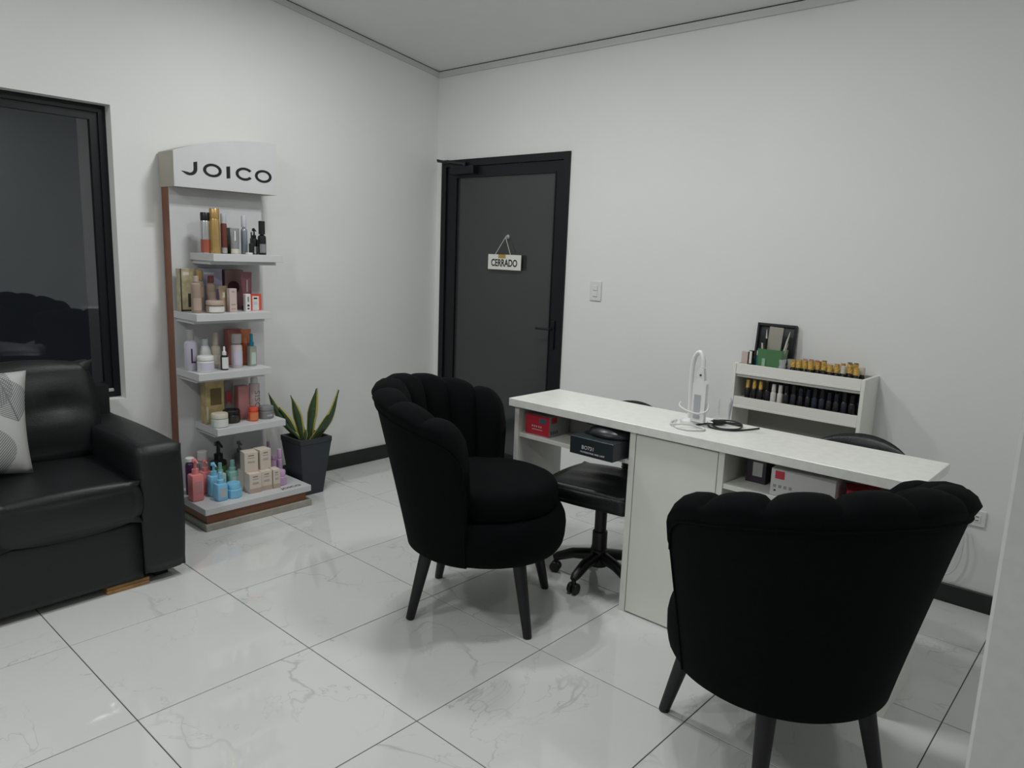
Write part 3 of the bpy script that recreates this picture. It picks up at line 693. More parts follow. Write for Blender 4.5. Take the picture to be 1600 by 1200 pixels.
bottle('small dark dropper bottle with white label at the front of the third shelf', (.30, -1.744, S3), .0195, .125, P_('black'), P_('white'), 'dropper', .62, lab=P_('white'), labz=(.1, .88))
carton('red card box at the back of the third shelf', (.135, -1.606, S3), .085, .04, .192, P_('red_card'), 0, ((.05, .3, .1, .9, P_('rose')),))
squeeze('orange tube standing cap down on the third shelf', (.20, -1.566, S3), .062, .196, P_('orange_light'), P_('orange'), .62)
bottle('pale pink spray bottle with clear over cap on the third shelf', (.265, -1.656, S3), .0285, .182, P_('spray_pink'), P_('glass_grey'), 'screw', .70, .92, lab=P_('lilac_white'), labz=(.15, .7))
bottle('clear green square bottle with cyan sprayer on the third shelf', (.25, -1.562, S3), .0205, .176, P_('pale_green'), P_('cyan'), 'spray', .62, sq=True, lab=P_('mint_pale'), labz=(.1, .7))
# fourth shelf
carton('large gold patterned box at the left of the fourth shelf', (.195, -1.765, S4), .102, .06, .24, P_('gold_box'), 0, ((.25, .85, .42, .8, P_('gold_dark')), (.02, .12, .05, .4, P_('cream'))))
squeeze('grey tube with red panel at the back of the fourth shelf', (.16, -1.665, S4), .074, .20, P_('grey'), P_('grey'), .1, prints=((.3, .72, .3, .78, P_('hot_pink')),))
carton('dusty rose box on the fourth shelf', (.20, -1.602, S4), .062, .05, .186, P_('rose'), 0, ((.08, .92, .05, .95, P_('rose')),))
t_ = can('tall pale pink spray can lettered OSIS, fourth shelf', (.225, -1.538, S4), .0285, .228, P_('pink_can'), P_('white'), .14, cap_r=.68)
text('lettering', 'OSIS', .043, P_('grey'), t_, (.0290, .004, .105), (PI / 2, -PI / 2, PI / 2), extrude=.0006, sx=1.3)
jar('mint jar with cream lid at the left of the fourth shelf', (.305, -1.783, S4), .043, .074, P_('mint_pale'), P_('cream'), P_('white'), .38)
jar('black jar with gold print on the fourth shelf', (.245, -1.686, S4), .045, .070, P_('black'), P_('black'), P_('kit_dark'), .35)
jar('small bright orange red jar on the fourth shelf', (.285, -1.580, S4), .026, .076, P_('red'), P_('red'), P_('orange_light'), .3)
t_ = jar('wide grey jar at the right end of the fourth shelf', (.265, -1.493, S4), .042, .068, P_('grey'), P_('grey'), None, .35)
text('lettering', 'osis', .022, P_('white'), t_, (.0424, .0, .022), (PI / 2, 0, PI / 2), extrude=.0008)
# base of the stand
bottle('dark plum bottle with white lid at the left back of the stand base', (.22, -1.912, SB), .024, .200, P_('plum'), P_('white'), 'screw', .88, .95)
bottle('coral pink pump bottle nearest the sofa on the stand base', (.33, -1.935, SB), .031, .215, P_('coral'), P_('coral'), 'pump', .66, sq=True, lab=P_('rose'), labz=(.3, .75))
bottle('coral pink pump bottle, second from the sofa on the stand base', (.25, -1.845, SB), .027, .178, P_('coral'), P_('coral'), 'pump', .68, sq=True)
bottle('frosted white bottle at the back of the stand base', (.16, -1.815, SB), .031, .206, P_('glass_grey'), P_('white'), 'screw', .74, .85)
bottle('sky blue pump bottle on the stand base', (.325, -1.835, SB), .028, .176, P_('blue'), P_('blue'), 'pump', .64, sq=True)
bottle('sky blue spray bottle at the very front of the stand base', (.41, -1.842, SB), .028, .152, P_('blue'), P_('blue'), 'spray', .60, sq=True, lab=P_('clear_grey'), labz=(.2, .75))
jar('sky blue faceted jar on the stand base', (.405, -1.768, SB), .043, .078, P_('blue'), P_('blue'), None, .4, hexa=True)
t_ = bottle('large green bottle with black pump at the back of the stand base', (.18, -1.735, SB), .043, .240, P_('black'), P_('black'), 'pump', .62, lab=P_('green'), labz=(.1, .8))
bottle('mint spray bottle behind the blue spray bottle', (.28, -1.777, SB), .0235, .160, P_('mint_pale'), P_('mint'), 'spray', .64, sq=True, lab=P_('mint'), labz=(.2, .7))
bottle('mint spray bottle beside the stacked cartons', (.265, -1.700, SB), .030, .158, P_('mint'), P_('mint'), 'spray', .62, sq=True, lab=P_('mint_pale'), labz=(.2, .7))
bottle('dark grey pump bottle hidden behind the stacked cartons', (.14, -1.592, SB), .026, .215, P_('grey'), P_('grey'), 'pump', .72)
pk_prints = lambda: ((.0, 1.0, 0, .24, P_('kraft_dark')), (.28, .7, .82, .85, P_('kit_dark')), (.25, .75, .70, .72, P_('grey')), (.25, .75, .52, .54, P_('grey')), (.25, .75, .46, .48, P_('grey')))
bw, bd, bh = .066, .066, .108
rz_ = math.radians(-4)
carton('kraft beige carton, lower row left of the stack on the stand base', (.395, -1.652, SB), bw, bd, bh, P_('kraft'), rz_, pk_prints())
carton('kraft beige carton, lower row middle of the stack on the stand base', (.390, -1.583, SB), bw * .95, bd, bh, P_('kraft'), rz_, pk_prints())
carton('kraft beige carton, lower row at the back left of the stack', (.323, -1.652, SB), bw, bd, bh, P_('kraft'), rz_, pk_prints())
carton('kraft beige carton, lower row right end of the stack', (.400, -1.527, SB), bw * .62, bd * .9, bh * 1.0, P_('kraft'), rz_, pk_prints())
carton('kraft beige carton on top at the left of the stack', (.352, -1.648, SB + bh + .001), bw * 1.1, bd * 1.1, bh, P_('kraft'), math.radians(-10), pk_prints()[1:])
carton('kraft beige carton on top at the right of the stack', (.350, -1.571, SB + bh + .001), bw, bd * 1.1, bh * 1.02, P_('kraft'), math.radians(3), pk_prints()[1:])
bottle('tall lilac bottle at the right back of the stand base', (.20, -1.446, SB), .022, .205, P_('lilac'), P_('lilac'), 'spray', .68)
bottle('short lilac bottle in front of the tall lilac one', (.255, -1.452, SB), .021, .138, P_('lilac'), P_('lilac'), 'screw', .82, .85)
bottle('slim lilac bottle at the right edge of the stand base', (.25, -1.405, SB), .0165, .165, P_('lilac'), P_('lilac'), 'screw', .66, .8)
jar('lilac faceted jar on the right of the stand base', (.375, -1.480, SB), .040, .080, P_('lilac'), P_('lilac'), None, .4, hexa=True)

# ================================================================= potted snake plant
pot = thing('planter_pot', 'square tapered charcoal pot with soil beside the display stand', 'plant pot', (.275, -1.243, 0))
bm = bmesh.new(); H = .345
def sq(r, z): return [bm.verts.new((sx * r, sy * r, z)) for sx, sy in ((1, 1), (-1, 1), (-1, -1), (1, -1))]
rings = [sq(.068, 0), sq(.104, H - .03), sq(.106, H - .03), sq(.107, H), sq(.092, H), sq(.088, H - .035)]
for a, b in zip(rings, rings[1:]):
    for i in range(4): bm.faces.new((a[i], a[(i + 1) % 4], b[(i + 1) % 4], b[i]))
bm.faces.new(rings[0]); bm.faces.new(rings[-1])
bmesh.ops.bevel(bm, geom=[e for e in bm.edges], offset=.002, segments=2, affect='EDGES')
link('pot', to_mesh(bm, 'pot'), 'pot_grey', pot, True, 30)
box('soil', (-.087, .087, -.087, .087, H - .0345, H - .028), 'soil', pot)
pl = thing('snake_plant', 'snake plant with yellow edged green leaves in the charcoal pot', 'plant', (.275, -1.243, H - .028))
def leaf(base, tip, w_, twist=0.0, bend=(0, 0, 0), width_dir=None):
    b, t = Vector(base), Vector(tip); k = 12; bm = bmesh.new(); uvl = bm.loops.layers.uv.new('UVMap')
    view = Vector(width_dir) if width_dir else Vector((.74, .67, 0))
    rows = []
    for i in range(k + 1):
        q = i / k; c = b.lerp(t, q) + Vector(bend) * math.sin(PI * q); d = (t - b).normalized()
        wv = view - d * view.dot(d); wv.normalize(); nrm = d.cross(wv); a = twist * q
        wv = wv * math.cos(a) + nrm * math.sin(a); nrm = d.cross(wv)
        ww = w_ * (.55 + .9 * q if q < .5 else 1.0) * (1 if q < .5 else max(.02, 1 - ((q - .5) / .5) ** 1.8))
        rows.append([bm.verts.new(c + wv * ww * s + nrm * (.018 * w_ / .03 * s * s + off)) for off in (0.0012, -.0012) for s in (-1, -.6, 0, .6, 1)])
    S_ = (0, .2, .5, .8, 1)
    for i in range(k):
        for half in (0, 5):
            for j in range(4):
                f = bm.faces.new((rows[i][half + j], rows[i][half + j + 1], rows[i + 1][half + j + 1], rows[i + 1][half + j]))
                for l, (jj, ii) in zip(f.loops, ((j, i), (j + 1, i), (j + 1, i + 1), (j, i + 1))): l[uvl].uv = (S_[jj], ii / k)
        for j in (0, 4):
            f = bm.faces.new((rows[i][j], rows[i][5 + j], rows[i + 1][5 + j], rows[i + 1][j]))
            for l in f.loops: l[uvl].uv = (0 if j == 0 else 1, i / k)
    me = to_mesh(bm, 'leaf'); return link('leaf', me, 'leaf', pl, True)
leaf((-.03, -.028, 0), (-.160, -.146, .275), .024, .5, (-.012, -.012, -.012))
leaf((-.045, -.03, 0), (-.115, -.11, .19), .026, -.3)
leaf((-.022, -.018, 0), (-.064, -.054, .252), .027, .25, (.004, .004, 0))
leaf((-.035, .02, 0), (-.078, -.05, .262), .014, .8)
leaf((.010, .012, 0), (.044, .040, .310), .031, -.25, (-.006, -.006, 0))
leaf((.03, .028, 0), (.146, .130, .305), .022, .9, (.012, .012, -.03))
leaf((.028, .01, 0), (.108, .098, .185), .020, .4, (.004, .004, -.012))
leaf((.0, -.01, 0), (-.008, .0, .06), .014, .1)

# ================================================================= manicure desk
dk = thing('manicure_desk', 'long narrow white manicure desk with open shelves and centre cupboard', 'desk', (2.63, -.96, 0))
def db(name, b, mtl, parent=dk, **k): return box(name, (b[0] - 2.63, b[1] - 2.63, b[2] + .96, b[3] + .96, b[4], b[5]), mtl, parent, **k)
db('table_top', (1.782, 3.478, -1.146, -.783, .765, .80), 'desk_top', bevel=.0015)
db('side_panel', (1.805, 1.829, -1.128, -.80, 0, .7648), 'white_desk', bevel=.001)
db('side_panel', (3.430, 3.454, -1.128, -.80, 0, .7648), 'white_desk', bevel=.001)
db('cupboard_side', (2.425, 2.452, -1.130, -.80, 0, .7648), 'white_desk', bevel=.001)
db('cupboard_side', (2.806, 2.830, -1.126, -.80, 0, .7648), 'white_desk', bevel=.001)
db('cupboard_door', (2.4545, 2.8045, -1.128, -1.110, .006, .757), 'white_desk', bevel=.001)
db('cupboard_back', (2.4525, 2.8055, -.815, -.80, 0, .7648), 'white_desk')
db('shelf', (1.8295, 2.4245, -1.122, -.80, .626, .644), 'white_desk', bevel=.001)
db('shelf', (2.8305, 3.4295, -1.122, -.80, .626, .644), 'white_desk', bevel=.001)
db('back_rail', (1.8295, 2.4245, -.815, -.80, .6442, .70), 'white_desk')
db('back_rail', (2.8305, 3.4295, -.815, -.80, .6442, .7648), 'white_desk')
# boxes on the desk shelves
mat('carton_red', (.62, .035, .06), .4, var=.05); mat('carton_grey', (.34, .34, .33), .5, var=.04); mat('carton_black', (.022, .031, .036), .35, var=.1); mat('carton_white', (.68, .68, .68), .4, var=.02); mat('print_pale', (.7, .68, .66), .5); mat('label_teal', (.05, .18, .22), .4); mat('carton_plum', (.03, .018, .035), .4); mat('glossy_black', (.012, .014, .017), .34, spec=.5)
def dcarton(kind, label, cat, b, mtl, rz=0.0):
    cx, cy = (b[0] + b[1]) / 2, (b[2] + b[3]) / 2
    t_ = thing(kind, label, cat, (cx, cy, b[4]), rz)
    box('body', (b[0] - cx, b[1] - cx, b[2] - cy, b[3] - cy, 0, b[5] - b[4]), mtl, t_, bevel=.0015); return t_
rb = dcarton('appliance_box', 'red fronted grey appliance box on the left desk shelf', 'box', (1.848, 1.988, -1.100, -.955, .6445, .737), 'carton_grey')
boxes('front_print', [(-.069, .069, -.0733, -.0726, .002, .0905)], 'carton_red', rb)
boxes('side_print', [(.0701, .0708, -.06, -.022, .062, .089)], 'carton_red', rb)
boxes('sticker', [(.012, .05, -.0742, -.0734, .058, .078)], 'label_teal', rb)
for k, x in enumerate((-.028, -.016, -.004, .010, .022)): boxes('print', [(x - .003, x + .003, -.0742, -.0734, .036, .044)], 'print_pale', rb)
boxes('print', [(-.03, .03, -.0742, -.0734, .024, .027)], 'print_pale', rb)
for k in range(4): boxes('slot', [(.0701, .0706, -.062 + .014 * k, -.056 + .014 * k, .012, .026)], 'slot_dark', rb)
g2 = dcarton('appliance_box', 'grey cardboard box behind the red fronted one on the desk shelf', 'box', (1.90, 2.135, -.945, -.825, .6445, .752), 'carton_grey')
boxes('hand_hole', [(.06, .10, -.0608, -.0603, .06, .082)], 'slot_dark', g2)
bb = dcarton('appliance_box', 'flat black appliance box jutting out of the left desk shelf', 'box', (2.192, 2.405, -1.215, -1.02, .6445, .718), 'carton_black', 0.0)
text('lettering', 'BO731', .022, 'print_pale', bb, (-.015, -.0979, .034), (PI / 2, 0, 0)); text('lettering', 'PROFESSIONAL NAIL LAMP', .010, 'print_pale', bb, (.008, -.0979, .015), (PI / 2, 0, 0))
nl = thing('nail_lamp', 'glossy black domed nail lamp on the flat black box', 'nail lamp', (2.31, -1.09, .7185))
bm = bmesh.new(); n = 28; rings = []
for (r, z) in ((.098, 0), (.104, .006), (.102, .014), (.094, .024), (.078, .034), (.05, .041), (.02, .044)): rings.append([bm.verts.new((r * .98 * math.cos(2 * PI * i / n), r * .78 * math.sin(2 * PI * i / n), z)) for i in range(n)])
for a, b in zip(rings, rings[1:]):
    for i in range(n): bm.faces.new((a[i], a[(i + 1) % n], b[(i + 1) % n], b[i]))
bm.faces.new(rings[0][::-1]); bm.faces.new(rings[-1]); link('dome', to_mesh(bm, 'dome'), 'glossy_black', nl, True, 50)
box('base_rim', (-.09, .09, -.06, .06, .0002, .004), 'plastic_black', nl)
pb = dcarton('small_box', 'small dark plum box with pale label on the right desk shelf', 'box', (2.868, 2.945, -1.02, -.94, .6445, .735), 'carton_plum')
boxes('label', [(-.012, .025, -.0415, -.0404, .026, .078)], 'carton_white', pb)
wx = dcarton('appliance_box', 'white appliance box with red label on the right desk shelf', 'box', (2.998, 3.215, -1.105, -1.03, .6445, .742), 'carton_white', math.radians(3))
boxes('label', [(-.094, -.062, -.0384, -.0377, .062, .090)], 'carton_red', wx)
for k in range(4): boxes('print', [(-.098 + .018 * k, -.088 + .018 * k, -.0384, -.0377, .03, .040)], 'carton_grey', wx)
boxes('print', [(-.095, -.088, -.0384, -.0377, .016, .022)], 'slot_dark', wx)
dcarton('small_box', 'small red box at the right end of the right desk shelf', 'box', (3.225, 3.33, -1.06, -.96, .6445, .712), 'carton_red', math.radians(20))

# ---------------------------------------------------------------- gooseneck lamp and cords on the desk
Zt = .8003
gl = thing('desk_lamp', 'white gooseneck LED desk lamp folded upright on the desk', 'desk lamp', (2.60, -.96, Zt))
lathe('base', [(0, 0), (.040, 0), (.042, .004), (.040, .014), (.022, .020), (.010, .022)], 'lamp_white', gl, 28, (-.012, .01, 0))
neck = spline([(-.016, .012, .018), (-.020, .012, .10), (-.022, .010, .20), (-.012, .006, .268), (.012, 0, .292), (.030, -.004, .268), (.034, -.006, .235)], 8)
tube('gooseneck', neck, .0088, 'lamp_white', gl, 12)
hdp = prism('lamp_head', [(.004, .018), (.060, .018), (.060, .172), (.050, .185), (.044, .232), (.026, .232), (.018, .190), (.004, .172)], 'y', -.022, -.002, 'lamp_white', gl)
box('light_panel', (.014, .042, -.0236, -.0222, .032, .128), 'lamp_grey', hdp, bevel=.0006)
lathe('switch_button', [(0, 0), (.004, 0), (.004, .003), (0, .003)], 'slot_dark', hdp, 12, (.034, -.0222, .206)).rotation_euler = (PI / 2, 0, 0)
bm = bmesh.new()
tube_into(bm, spline([(-.045, -.02, .085), (-.03, -.05, .075), (.01, -.055, .062), (.05, -.045, .058), (.072, -.02, .07), (.066, .0, .095)], 8), .004, 8)
link('wrapped_cable', to_mesh(bm, 'wrapped_cable'), 'cable_white', gl, True)
tag(tube('white_cable', spline([(2.545, -.99, Zt + .0044), (2.562, -1.03, Zt + .0044), (2.60, -1.075, Zt + .0044), (2.655, -1.075, Zt + .0044), (2.69, -1.03, Zt + .0044), (2.665, -1.0, Zt + .0044), (2.62, -1.03, Zt + .014), (2.57, -1.055, Zt + .010), (2.535, -1.01, Zt + .0044), (2.528, -.95, Zt + .0044)], 8), .0038, 'cable_white', None, 8), 'coiled white cable at the foot of the desk lamp', 'cable')
bc = thing('plug_cord', 'black power cord coiled with its plug on the desk', 'cord', (2.70, -.86, Zt))
tube('cord', spline([(-.075, -.11, .0034), (-.06, -.05, .0034), (-.03, .015, .0034), (.03, .05, .0034), (.05, .02, .0034), (-.01, -.01, .008), (-.03, -.06, .006), (.02, -.09, .0034), (.07, -.04, .0034), (.055, .02, .010), (.0, .03, .014), (-.05, -.03, .012), (-.02, -.10, .0034), (.06, -.09, .0034), (.10, -.02, .0034), (.12, .04, .0034)], 8), .0032, 'cable_black', bc, 8)
tube('plug', [(-.035, -.045, .012), (-.01, -.025, .012), (.005, -.012, .012)], [.012, .011, .006], 'plastic_black', bc, 12)
for s in (-1, 1): tube('pin', [(-.035 + .004 * s, -.045 - .005 * s, .012), (-.051 + .004 * s, -.058 - .005 * s, .012)], .0018, 'chrome', bc, 6)
ts = thing('tool_stand', 'clear acrylic holder with two upright tips behind the coiled cord', 'holder', (2.655, -.80, Zt))
box('tray', (-.035, .035, -.014, .014, 0, .012), 'clear_plastic', ts, bevel=.001)
tube('tip', [(-.024, 0, .0122), (-.022, 0, .075), (-.018, 0, .095)], [.006, .004, .002], 'clear_plastic', ts, 10)
tube('tip', [(.026, 0, .0122), (.028, 0, .07), (.032, 0, .092), (.024, 0, .10)], [.003, .007, .004, .002], 'lamp_grey', ts, 10)

# ================================================================= office chairs tucked behind the desk
def office_chair(label, loc, rz, group, dz=0.0):
    t_ = thing('office_chair', label, 'office chair', loc, rz, group)
    st_ = cushion_box('seat', (-.20, .20, -.205, .205, .40, .475), 'leather_seat', t_, .008, .022, pucker=lambda a, b, c: Vector((0, 0, .004 * math.sin(9 * a + 2 * b) * (1 - a * a) * (1 - b * b))) if c > .9 else Vector((0, 0, 0)))
    box('seat_shell', (-.19, .19, -.195, .195, .393, .412), 'plastic_black', t_, bevel=.006)
    box('tilt_mechanism', (-.09, .07, -.07, .07, .355, .393), 'plastic_black', t_, bevel=.008)
    tube('lever', spline([(-.03, -.06, .375), (-.03, -.14, .37), (-.035, -.19, .345)], 5), [.006] * 10 + [.011], 'plastic_black', t_, 10)
    lathe('gas_lift', [(0, .10), (.034, .10), (.034, .23), (.027, .235), (.027, .365), (0, .365)], 'plastic_black', t_, 20)
    lathe('hub', [(0, .07), (.042, .07), (.046, .10), (.040, .145), (.034, .15)], 'plastic_black', t_, 20)
    for k in range(5):
        a = 2 * PI * k / 5 + .56; ca, sa = math.cos(a), math.sin(a)
        bm = bmesh.new(); tube_into(bm, [(.03 * ca, .03 * sa, .115), (.12 * ca, .12 * sa, .104), (.190 * ca, .190 * sa, .076), (.208 * ca, .208 * sa, .067)], [.028, .024, .020, .014], 10)
        ar = link('base_arm', to_mesh(bm, 'base_arm'), 'plastic_black', t_, True, 50)
        cx, cy = .200 * ca, .200 * sa
        for s in (-1, 1):
            q = lathe('caster_wheel', [(0, -.009), (.022, -.009), (.025, -.005), (.025, .005), (.022, .009), (0, .009)], 'plastic_black', ar, 18)
            q.location = (cx - sa * .013 * s, cy + ca * .013 * s, .025); q.rotation_euler = (PI / 2, 0, a)
        tube('caster_stem', [(cx, cy, .03), (cx, cy, .068)], [.013, .009], 'plastic_black', ar, 10)
    # spine with ribbed sleeve and backrest, behind the seat (local +X)
    tube('spine', spline([(.05, 0, .372), (.19, 0, .375), (.255, 0, .41), (.275, 0, .50), (.285, 0, .62)], 6), .014, 'plastic_black', t_, 10)
    bm = bmesh.new()
    for k in range(13):
        z = .40 + .012 * k; bmesh.ops.create_cone(bm, cap_ends=True, segments=12, radius1=.026, radius2=.021, depth=.010, matrix=Matrix.Translation((.255 + .10 * (z - .40), 0, z)) @ Matrix.Scale(1.5, 4, (0, 1, 0)))
    link('bellows', to_mesh(bm, 'bellows'), 'plastic_black', t_)
    bm = bmesh.new(); n = 14; W, Z0, Z1 = .195, .545 + dz, .800 + dz; gr = {}
    for side in (0, 1):
        for i in range(n + 1):
            for j in range(n + 1):
                u, v = 2 * i / n - 1, 2 * j / n - 1
                e1, e2 = math.copysign(abs(u), u), math.copysign(abs(v), v)
                q = math.sqrt(max(0, 1 - .5 * e2 * e2)); q2 = math.sqrt(max(0, 1 - .5 * e1 * e1)); yy_ = W * e1 * (.45 * q + .55 * (1 - .12 * v * v)); zz_ = (Z0 + Z1) / 2 + (Z1 - Z0) / 2 * e2 * q2 / .92
                if side and max(abs(u), abs(v)) > .999: gr[(1, i, j)] = gr[(0, i, j)]; continue
                th = .026 * (max(0, 1 - u ** 4) * max(0, 1 - v ** 4)) ** .5
                gr[(side, i, j)] = bm.verts.new((.30 - .06 * (e1 ** 2) + .05 * (zz_ - .67) + (th if side else -th), yy_, zz_))
    for side in (0, 1):
        for i in range(n):
            for j in range(n): bm.faces.new([gr[(side, a, b)] for a, b in ((i, j), (i + 1, j), (i + 1, j + 1), (i, j + 1))])
    link('backrest', to_mesh(bm, 'backrest'), 'leather_seat', t_, True)
    return t_
office_chair('black office chair with square seat under the left half of the desk', (2.190, -.952, 0), math.radians(98), 'black office chairs', -.028)
office_chair('black office chair tucked behind the right half of the desk', (3.165, -.91, 0), math.radians(92), 'black office chairs')

# ================================================================= nail polish organiser against the wall
og = thing('polish_organiser', 'white two tier shelf unit full of nail polish against the wall', 'shelf unit', (2.707, -.1, 0))
def ob(name, b, mtl='white_desk', **k): return box(name, (b[0] - 2.707, b[1] - 2.707, b[2] + .1, b[3] + .1, b[4], b[5]), mtl, og, **k)
ob('side_panel', (2.400, 2.416, -.20, -.002, 0, .96), bevel=.001); ob('side_panel', (2.997, 3.013, -.20, -.002, 0, .96), bevel=.001)
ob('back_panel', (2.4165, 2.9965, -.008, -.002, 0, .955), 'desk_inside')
for (z0, z1, fz) in ((.908, .960, .906), (.743, .797, .787)):
    ob('front_lip', (2.4165, 2.9965, -.198, -.188, z0 + .012, z1), bevel=.001)
    ob('lip_bead', (2.4165, 2.9965, -.200, -.188, z0, z0 + .0118), bevel=.001)
    ob('shelf', (2.4165, 2.9965, -.1878, -.0085, fz - .012, fz))
ob('shelf', (2.4165, 2.9965, -.1878, -.0085, .40, .415)); ob('shelf', (2.4165, 2.9965, -.1878, -.0085, .08, .095))
TZ, LZ = .9062, .7872
def polish_proto(body, cap, hb, hc, r, rc, top=None):
    t_ = thing('nail_polish', 'x', 'nail polish')
    lathe('bottle', [(0, 0), (r * .95, 0), (r, .003), (r, hb * .85), (r * .6, hb)], body, t_, 12)
    lathe('cap', [(rc, hb), (rc * 1.02, hb + .002), (rc * .92, hb + hc - .001), (0, hb + hc)], cap, t_, 12)
    if top: lathe('top_dot', [(0, 0), (rc * .85, 0), (rc * .85, .002), (0, .002)], top, t_, 12, (0, 0, hb + hc))
    return t_
mat('cap_gold', (.66, .42, .10), .3, metal=.15, var=.45, vscale=90); mat('polish_dark', (.012, .010, .012), .15); mat('polish_navy', (.012, .016, .03), .15); mat('polish_white', (.6, .58, .55), .2); mat('polish_red', (.35, .03, .04), .2); mat('polish_pink', (.5, .22, .25), .2)
mat('cream_cap', (.62, .58, .48), .4)
prot = [polish_proto('polish_dark', 'cap_gold', .066, .036, .0128, .0122, 'polish_red'), polish_proto('polish_dark', 'cap_gold', .064, .034, .0128, .0122, None), polish_proto('polish_dark', 'cap_gold', .068, .042, .0128, .0118, 'polish_dark'), polish_proto('polish_dark', 'cap_gold', .064, .038, .0125, .0120, 'polish_pink'), polish_proto('polish_dark', 'cream_cap', .064, .034, .0125, .0120, None)]
used = set()
def place(kind_list, k, loc, label, group):
    o = kind_list[k]
    if (id(kind_list), k) in used: o = copy_tree(o)
    used.add((id(kind_list), k)); o.location = loc; o.rotation_euler = (0, 0, random.uniform(0, 6)); o['label'] = label; o['group'] = group
rnd = random.Random(3)
ORD = ['first', 'second', 'third', 'fourth', 'fifth', 'sixth', 'seventh', 'eighth', 'ninth', 'tenth', 'eleventh', 'twelfth', 'thirteenth', 'fourteenth', 'fifteenth', 'sixteenth']
LOOK = ['gold capped nail polish with red dot', 'plain gold capped nail polish', 'tall gold capped nail polish with dark dot', 'gold capped nail polish with pink dot', 'cream capped nail polish']
for row, yv in enumerate((-.155, -.115)):
    for i in range(11):
        x = 2.674 + .0285 * i + (.012 if row else 0)
        if x > 2.985: continue
        kk = rnd.choice([0, 1, 1, 2, 3, 3, 4])
        place(prot, kk, (x, yv + rnd.uniform(-.006, .006), TZ), LOOK[kk] + ', ' + ORD[i] + ' from left, ' + ('front row', 'back row')[row] + ' on organiser top', 'gold capped nail polishes')
prot2 = [polish_proto('polish_dark', 'plastic_black', .058, .036, .0145, .0105), polish_proto('polish_navy', 'plastic_black', .060, .042, .0145, .011), polish_proto('polish_dark', 'polish_navy', .056, .034, .014, .0105)]
prot3 = [polish_proto('polish_dark', 'cap_gold', .056, .040, .0135, .009), polish_proto('polish_white', 'polish_white', .056, .036, .0135, .010)]
for row, yv in enumerate((-.166, -.122)):
    for i in range(16):
        x = 2.470 + .0325 * i + (.014 if row else 0)
        if x > 2.982: continue
        if i < 3: place(prot3, 0, (x, yv, LZ), 'gold topped nail polish, ' + ORD[i] + ' from left, ' + ('front row', 'back row')[row] + ' of organiser lower shelf', 'gold topped polishes on the lower shelf')
        elif row == 0 and i in (4, 5): place(prot3, 1, (x, yv, LZ), 'pale nail polish, ' + ORD[i] + ' from left, front row of organiser lower shelf', 'pale polishes on the lower shelf')
        else: place(prot2, rnd.randrange(3), (x, yv + rnd.uniform(-.006, .006), LZ), 'black nail polish, ' + ORD[i] + ' from left, ' + ('front row', 'back row')[row] + ' of organiser lower shelf', 'black nail polishes on the lower shelf')
# items at the left of the top tray
mat('cup_green', (.075, .20, .085), .3, var=.06); mat('tray_black', (.014, .015, .018), .4); mat('brush_pale', (.6, .58, .55), .4); mat('file_grey', (.33, .32, .27), .7, var=.05); mat('label_mint', (.3, .45, .35), .5)
bt = tag(box('small_carton', (-.016, .016, -.014, .014, 0, .11), P_('blush'), None, bevel=.001), 'small dusty pink carton at the left end of the organiser top', 'box'); bt.location = (2.438, -.15, TZ)
t_ = thing('small_bottle', 'small black bottle with white label on the organiser top', 'bottle', (2.468, -.15, TZ)); lathe('body', [(0, 0), (.013, 0), (.013, .085), (.008, .09)], 'polish_dark', t_, 16); lathe('cap', [(.013, .0905), (.013, .118), (0, .118)], 'polish_dark', t_, 16); boxes('label', [(-.006, .006, -.0145, -.0125, .055, .115)], 'paper_white', t_)
t_ = thing('small_bottle', 'small teal bottle beside the green cup on the organiser top', 'bottle', (2.491, -.12, TZ)); lathe('body', [(0, 0), (.012, 0), (.012, .09), (.007, .095)], P_('teal'), t_, 16); lathe('cap', [(.012, .0955), (.011, .118), (0, .118)], P_('white'), t_, 16)
gc = thing('brush_cup', 'square green cup holding nail brushes on the organiser', 'cup', (2.567, -.142, TZ))
r0, r1, hh = .050, .060, .135
bm = bmesh.new(); qs = []
for (r, z) in ((r0, 0), (r1, hh), (r1 - .003, hh), (r0 - .003, .004)): qs.append([bm.verts.new((sx * r * (1 if True else 1), sy * r * .62, z)) for sx, sy in ((1, 1), (-1, 1), (-1, -1), (1, -1))])
for a, b in zip(qs, qs[1:]):
    for i in range(4): bm.faces.new((a[i], a[(i + 1) % 4], b[(i + 1) % 4], b[i]))
bm.faces.new(qs[0]); bm.faces.new(qs[-1]); link('cup', to_mesh(bm, 'cup'), 'cup_green', gc); boxes('sticker', [(-.034, -.018, -.0385, -.036, .03, .09)], 'label_mint', gc)
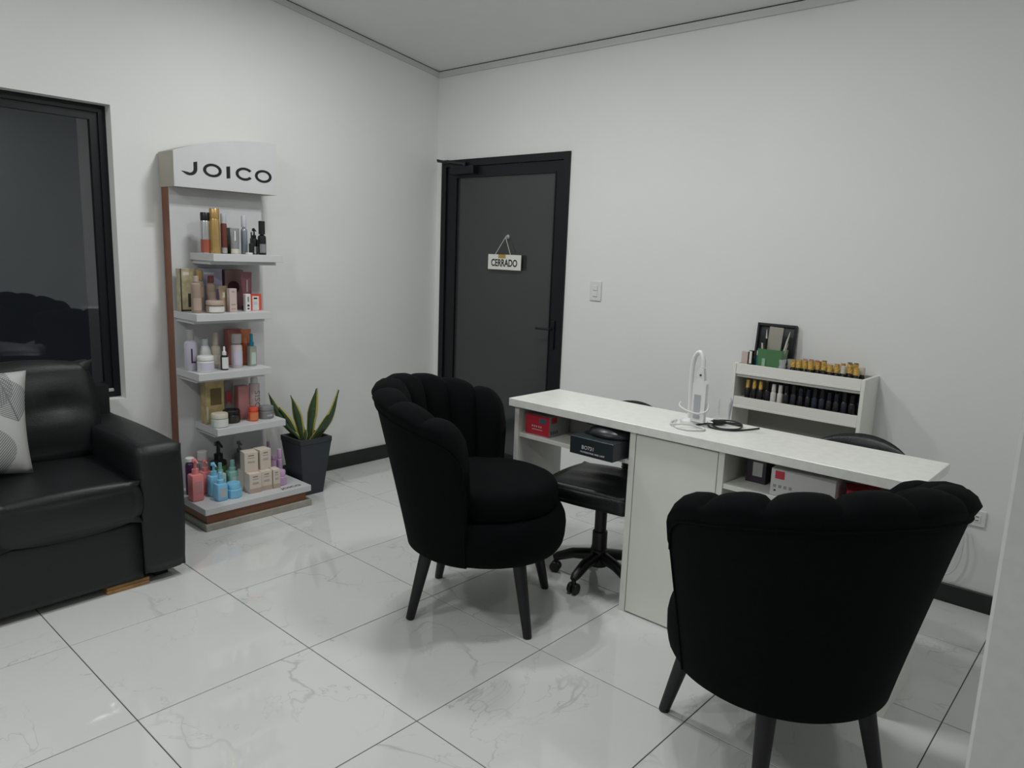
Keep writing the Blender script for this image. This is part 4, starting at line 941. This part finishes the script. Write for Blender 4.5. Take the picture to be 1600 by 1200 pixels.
nf = tag(box('nail_file', (-.034, .034, -.003, .003, .0, .232), 'file_grey', None, bevel=.002), 'wide beige nail file block standing in the green cup', 'nail file'); nf.location = (2.562, -.140, TZ + .0075); nf.rotation_euler = (math.radians(-3), math.radians(2), 0)
for k, (bx0, by0, tx, tz, mtl, lb) in enumerate([(-.034, -.015, -.054, .20, 'brush_pale', 'pale handled nail brush leaning left in the green cup'), (-.030, .01, -.044, .225, 'plastic_black', 'black handled nail brush with pale tip in the green cup'), (-.024, -.005, -.040, .185, 'plastic_black', 'short black nail brush in the green cup'), (.030, -.012, .078, .225, 'brush_pale', 'long pale nail brush leaning right in the green cup'), (.028, .012, .062, .19, P_('blush'), 'pink handled nail brush leaning right in the green cup'), (.024, 0, .070, .17, P_('white'), 'short white nail tool leaning right in the green cup')]):
    t_ = thing('nail_brush', lb, 'brush', (2.567, -.142, TZ), 0, 'brushes in the green cup')
    b_, e_ = Vector((bx0, by0, .006)), Vector((tx, by0, tz)); md = b_.lerp(e_, .8)
    tube('handle', [b_, md], [.0035, .0045], mtl, t_, 8); tube('bristle', [md + (e_ - b_) * .002, e_], [.0045, .0012], 'brush_pale' if k % 2 else 'plastic_black', t_, 8)
tr = thing('black_tray', 'black divided tray leaning on the wall behind the green cup', 'tray', (2.527, -.03, TZ + .001))
box('panel', (-.098, .098, -.004, .004, 0, .245), 'tray_black', tr, bevel=.006, seg=2)
for (a, b, c, d) in ((-.098, -.088, 0, .245), (.088, .098, 0, .245), (-.088, .088, .232, .245), (-.032, -.028, .01, .232), (.028, .032, .01, .232)): box('rim', (a, b, -.016, -.0042, c, d), 'tray_black', tr, bevel=.001)
tr.rotation_euler = (math.radians(-5), 0, 0)
for k in range(2):
    t_ = thing('clear_cup', ['stack of clear plastic cups in front of the gold polishes', 'small clear cup behind the clear cup stack'][k], 'cup', (2.628 + .022 * k, -.165 + .045 * k, TZ))
    for q in range(3): lathe('cup', [(.014, .03 * q), (.018, .03 * q + .034), (.0165, .03 * q + .034), (.0125, .03 * q + .002)], 'clear_plastic', t_, 16)
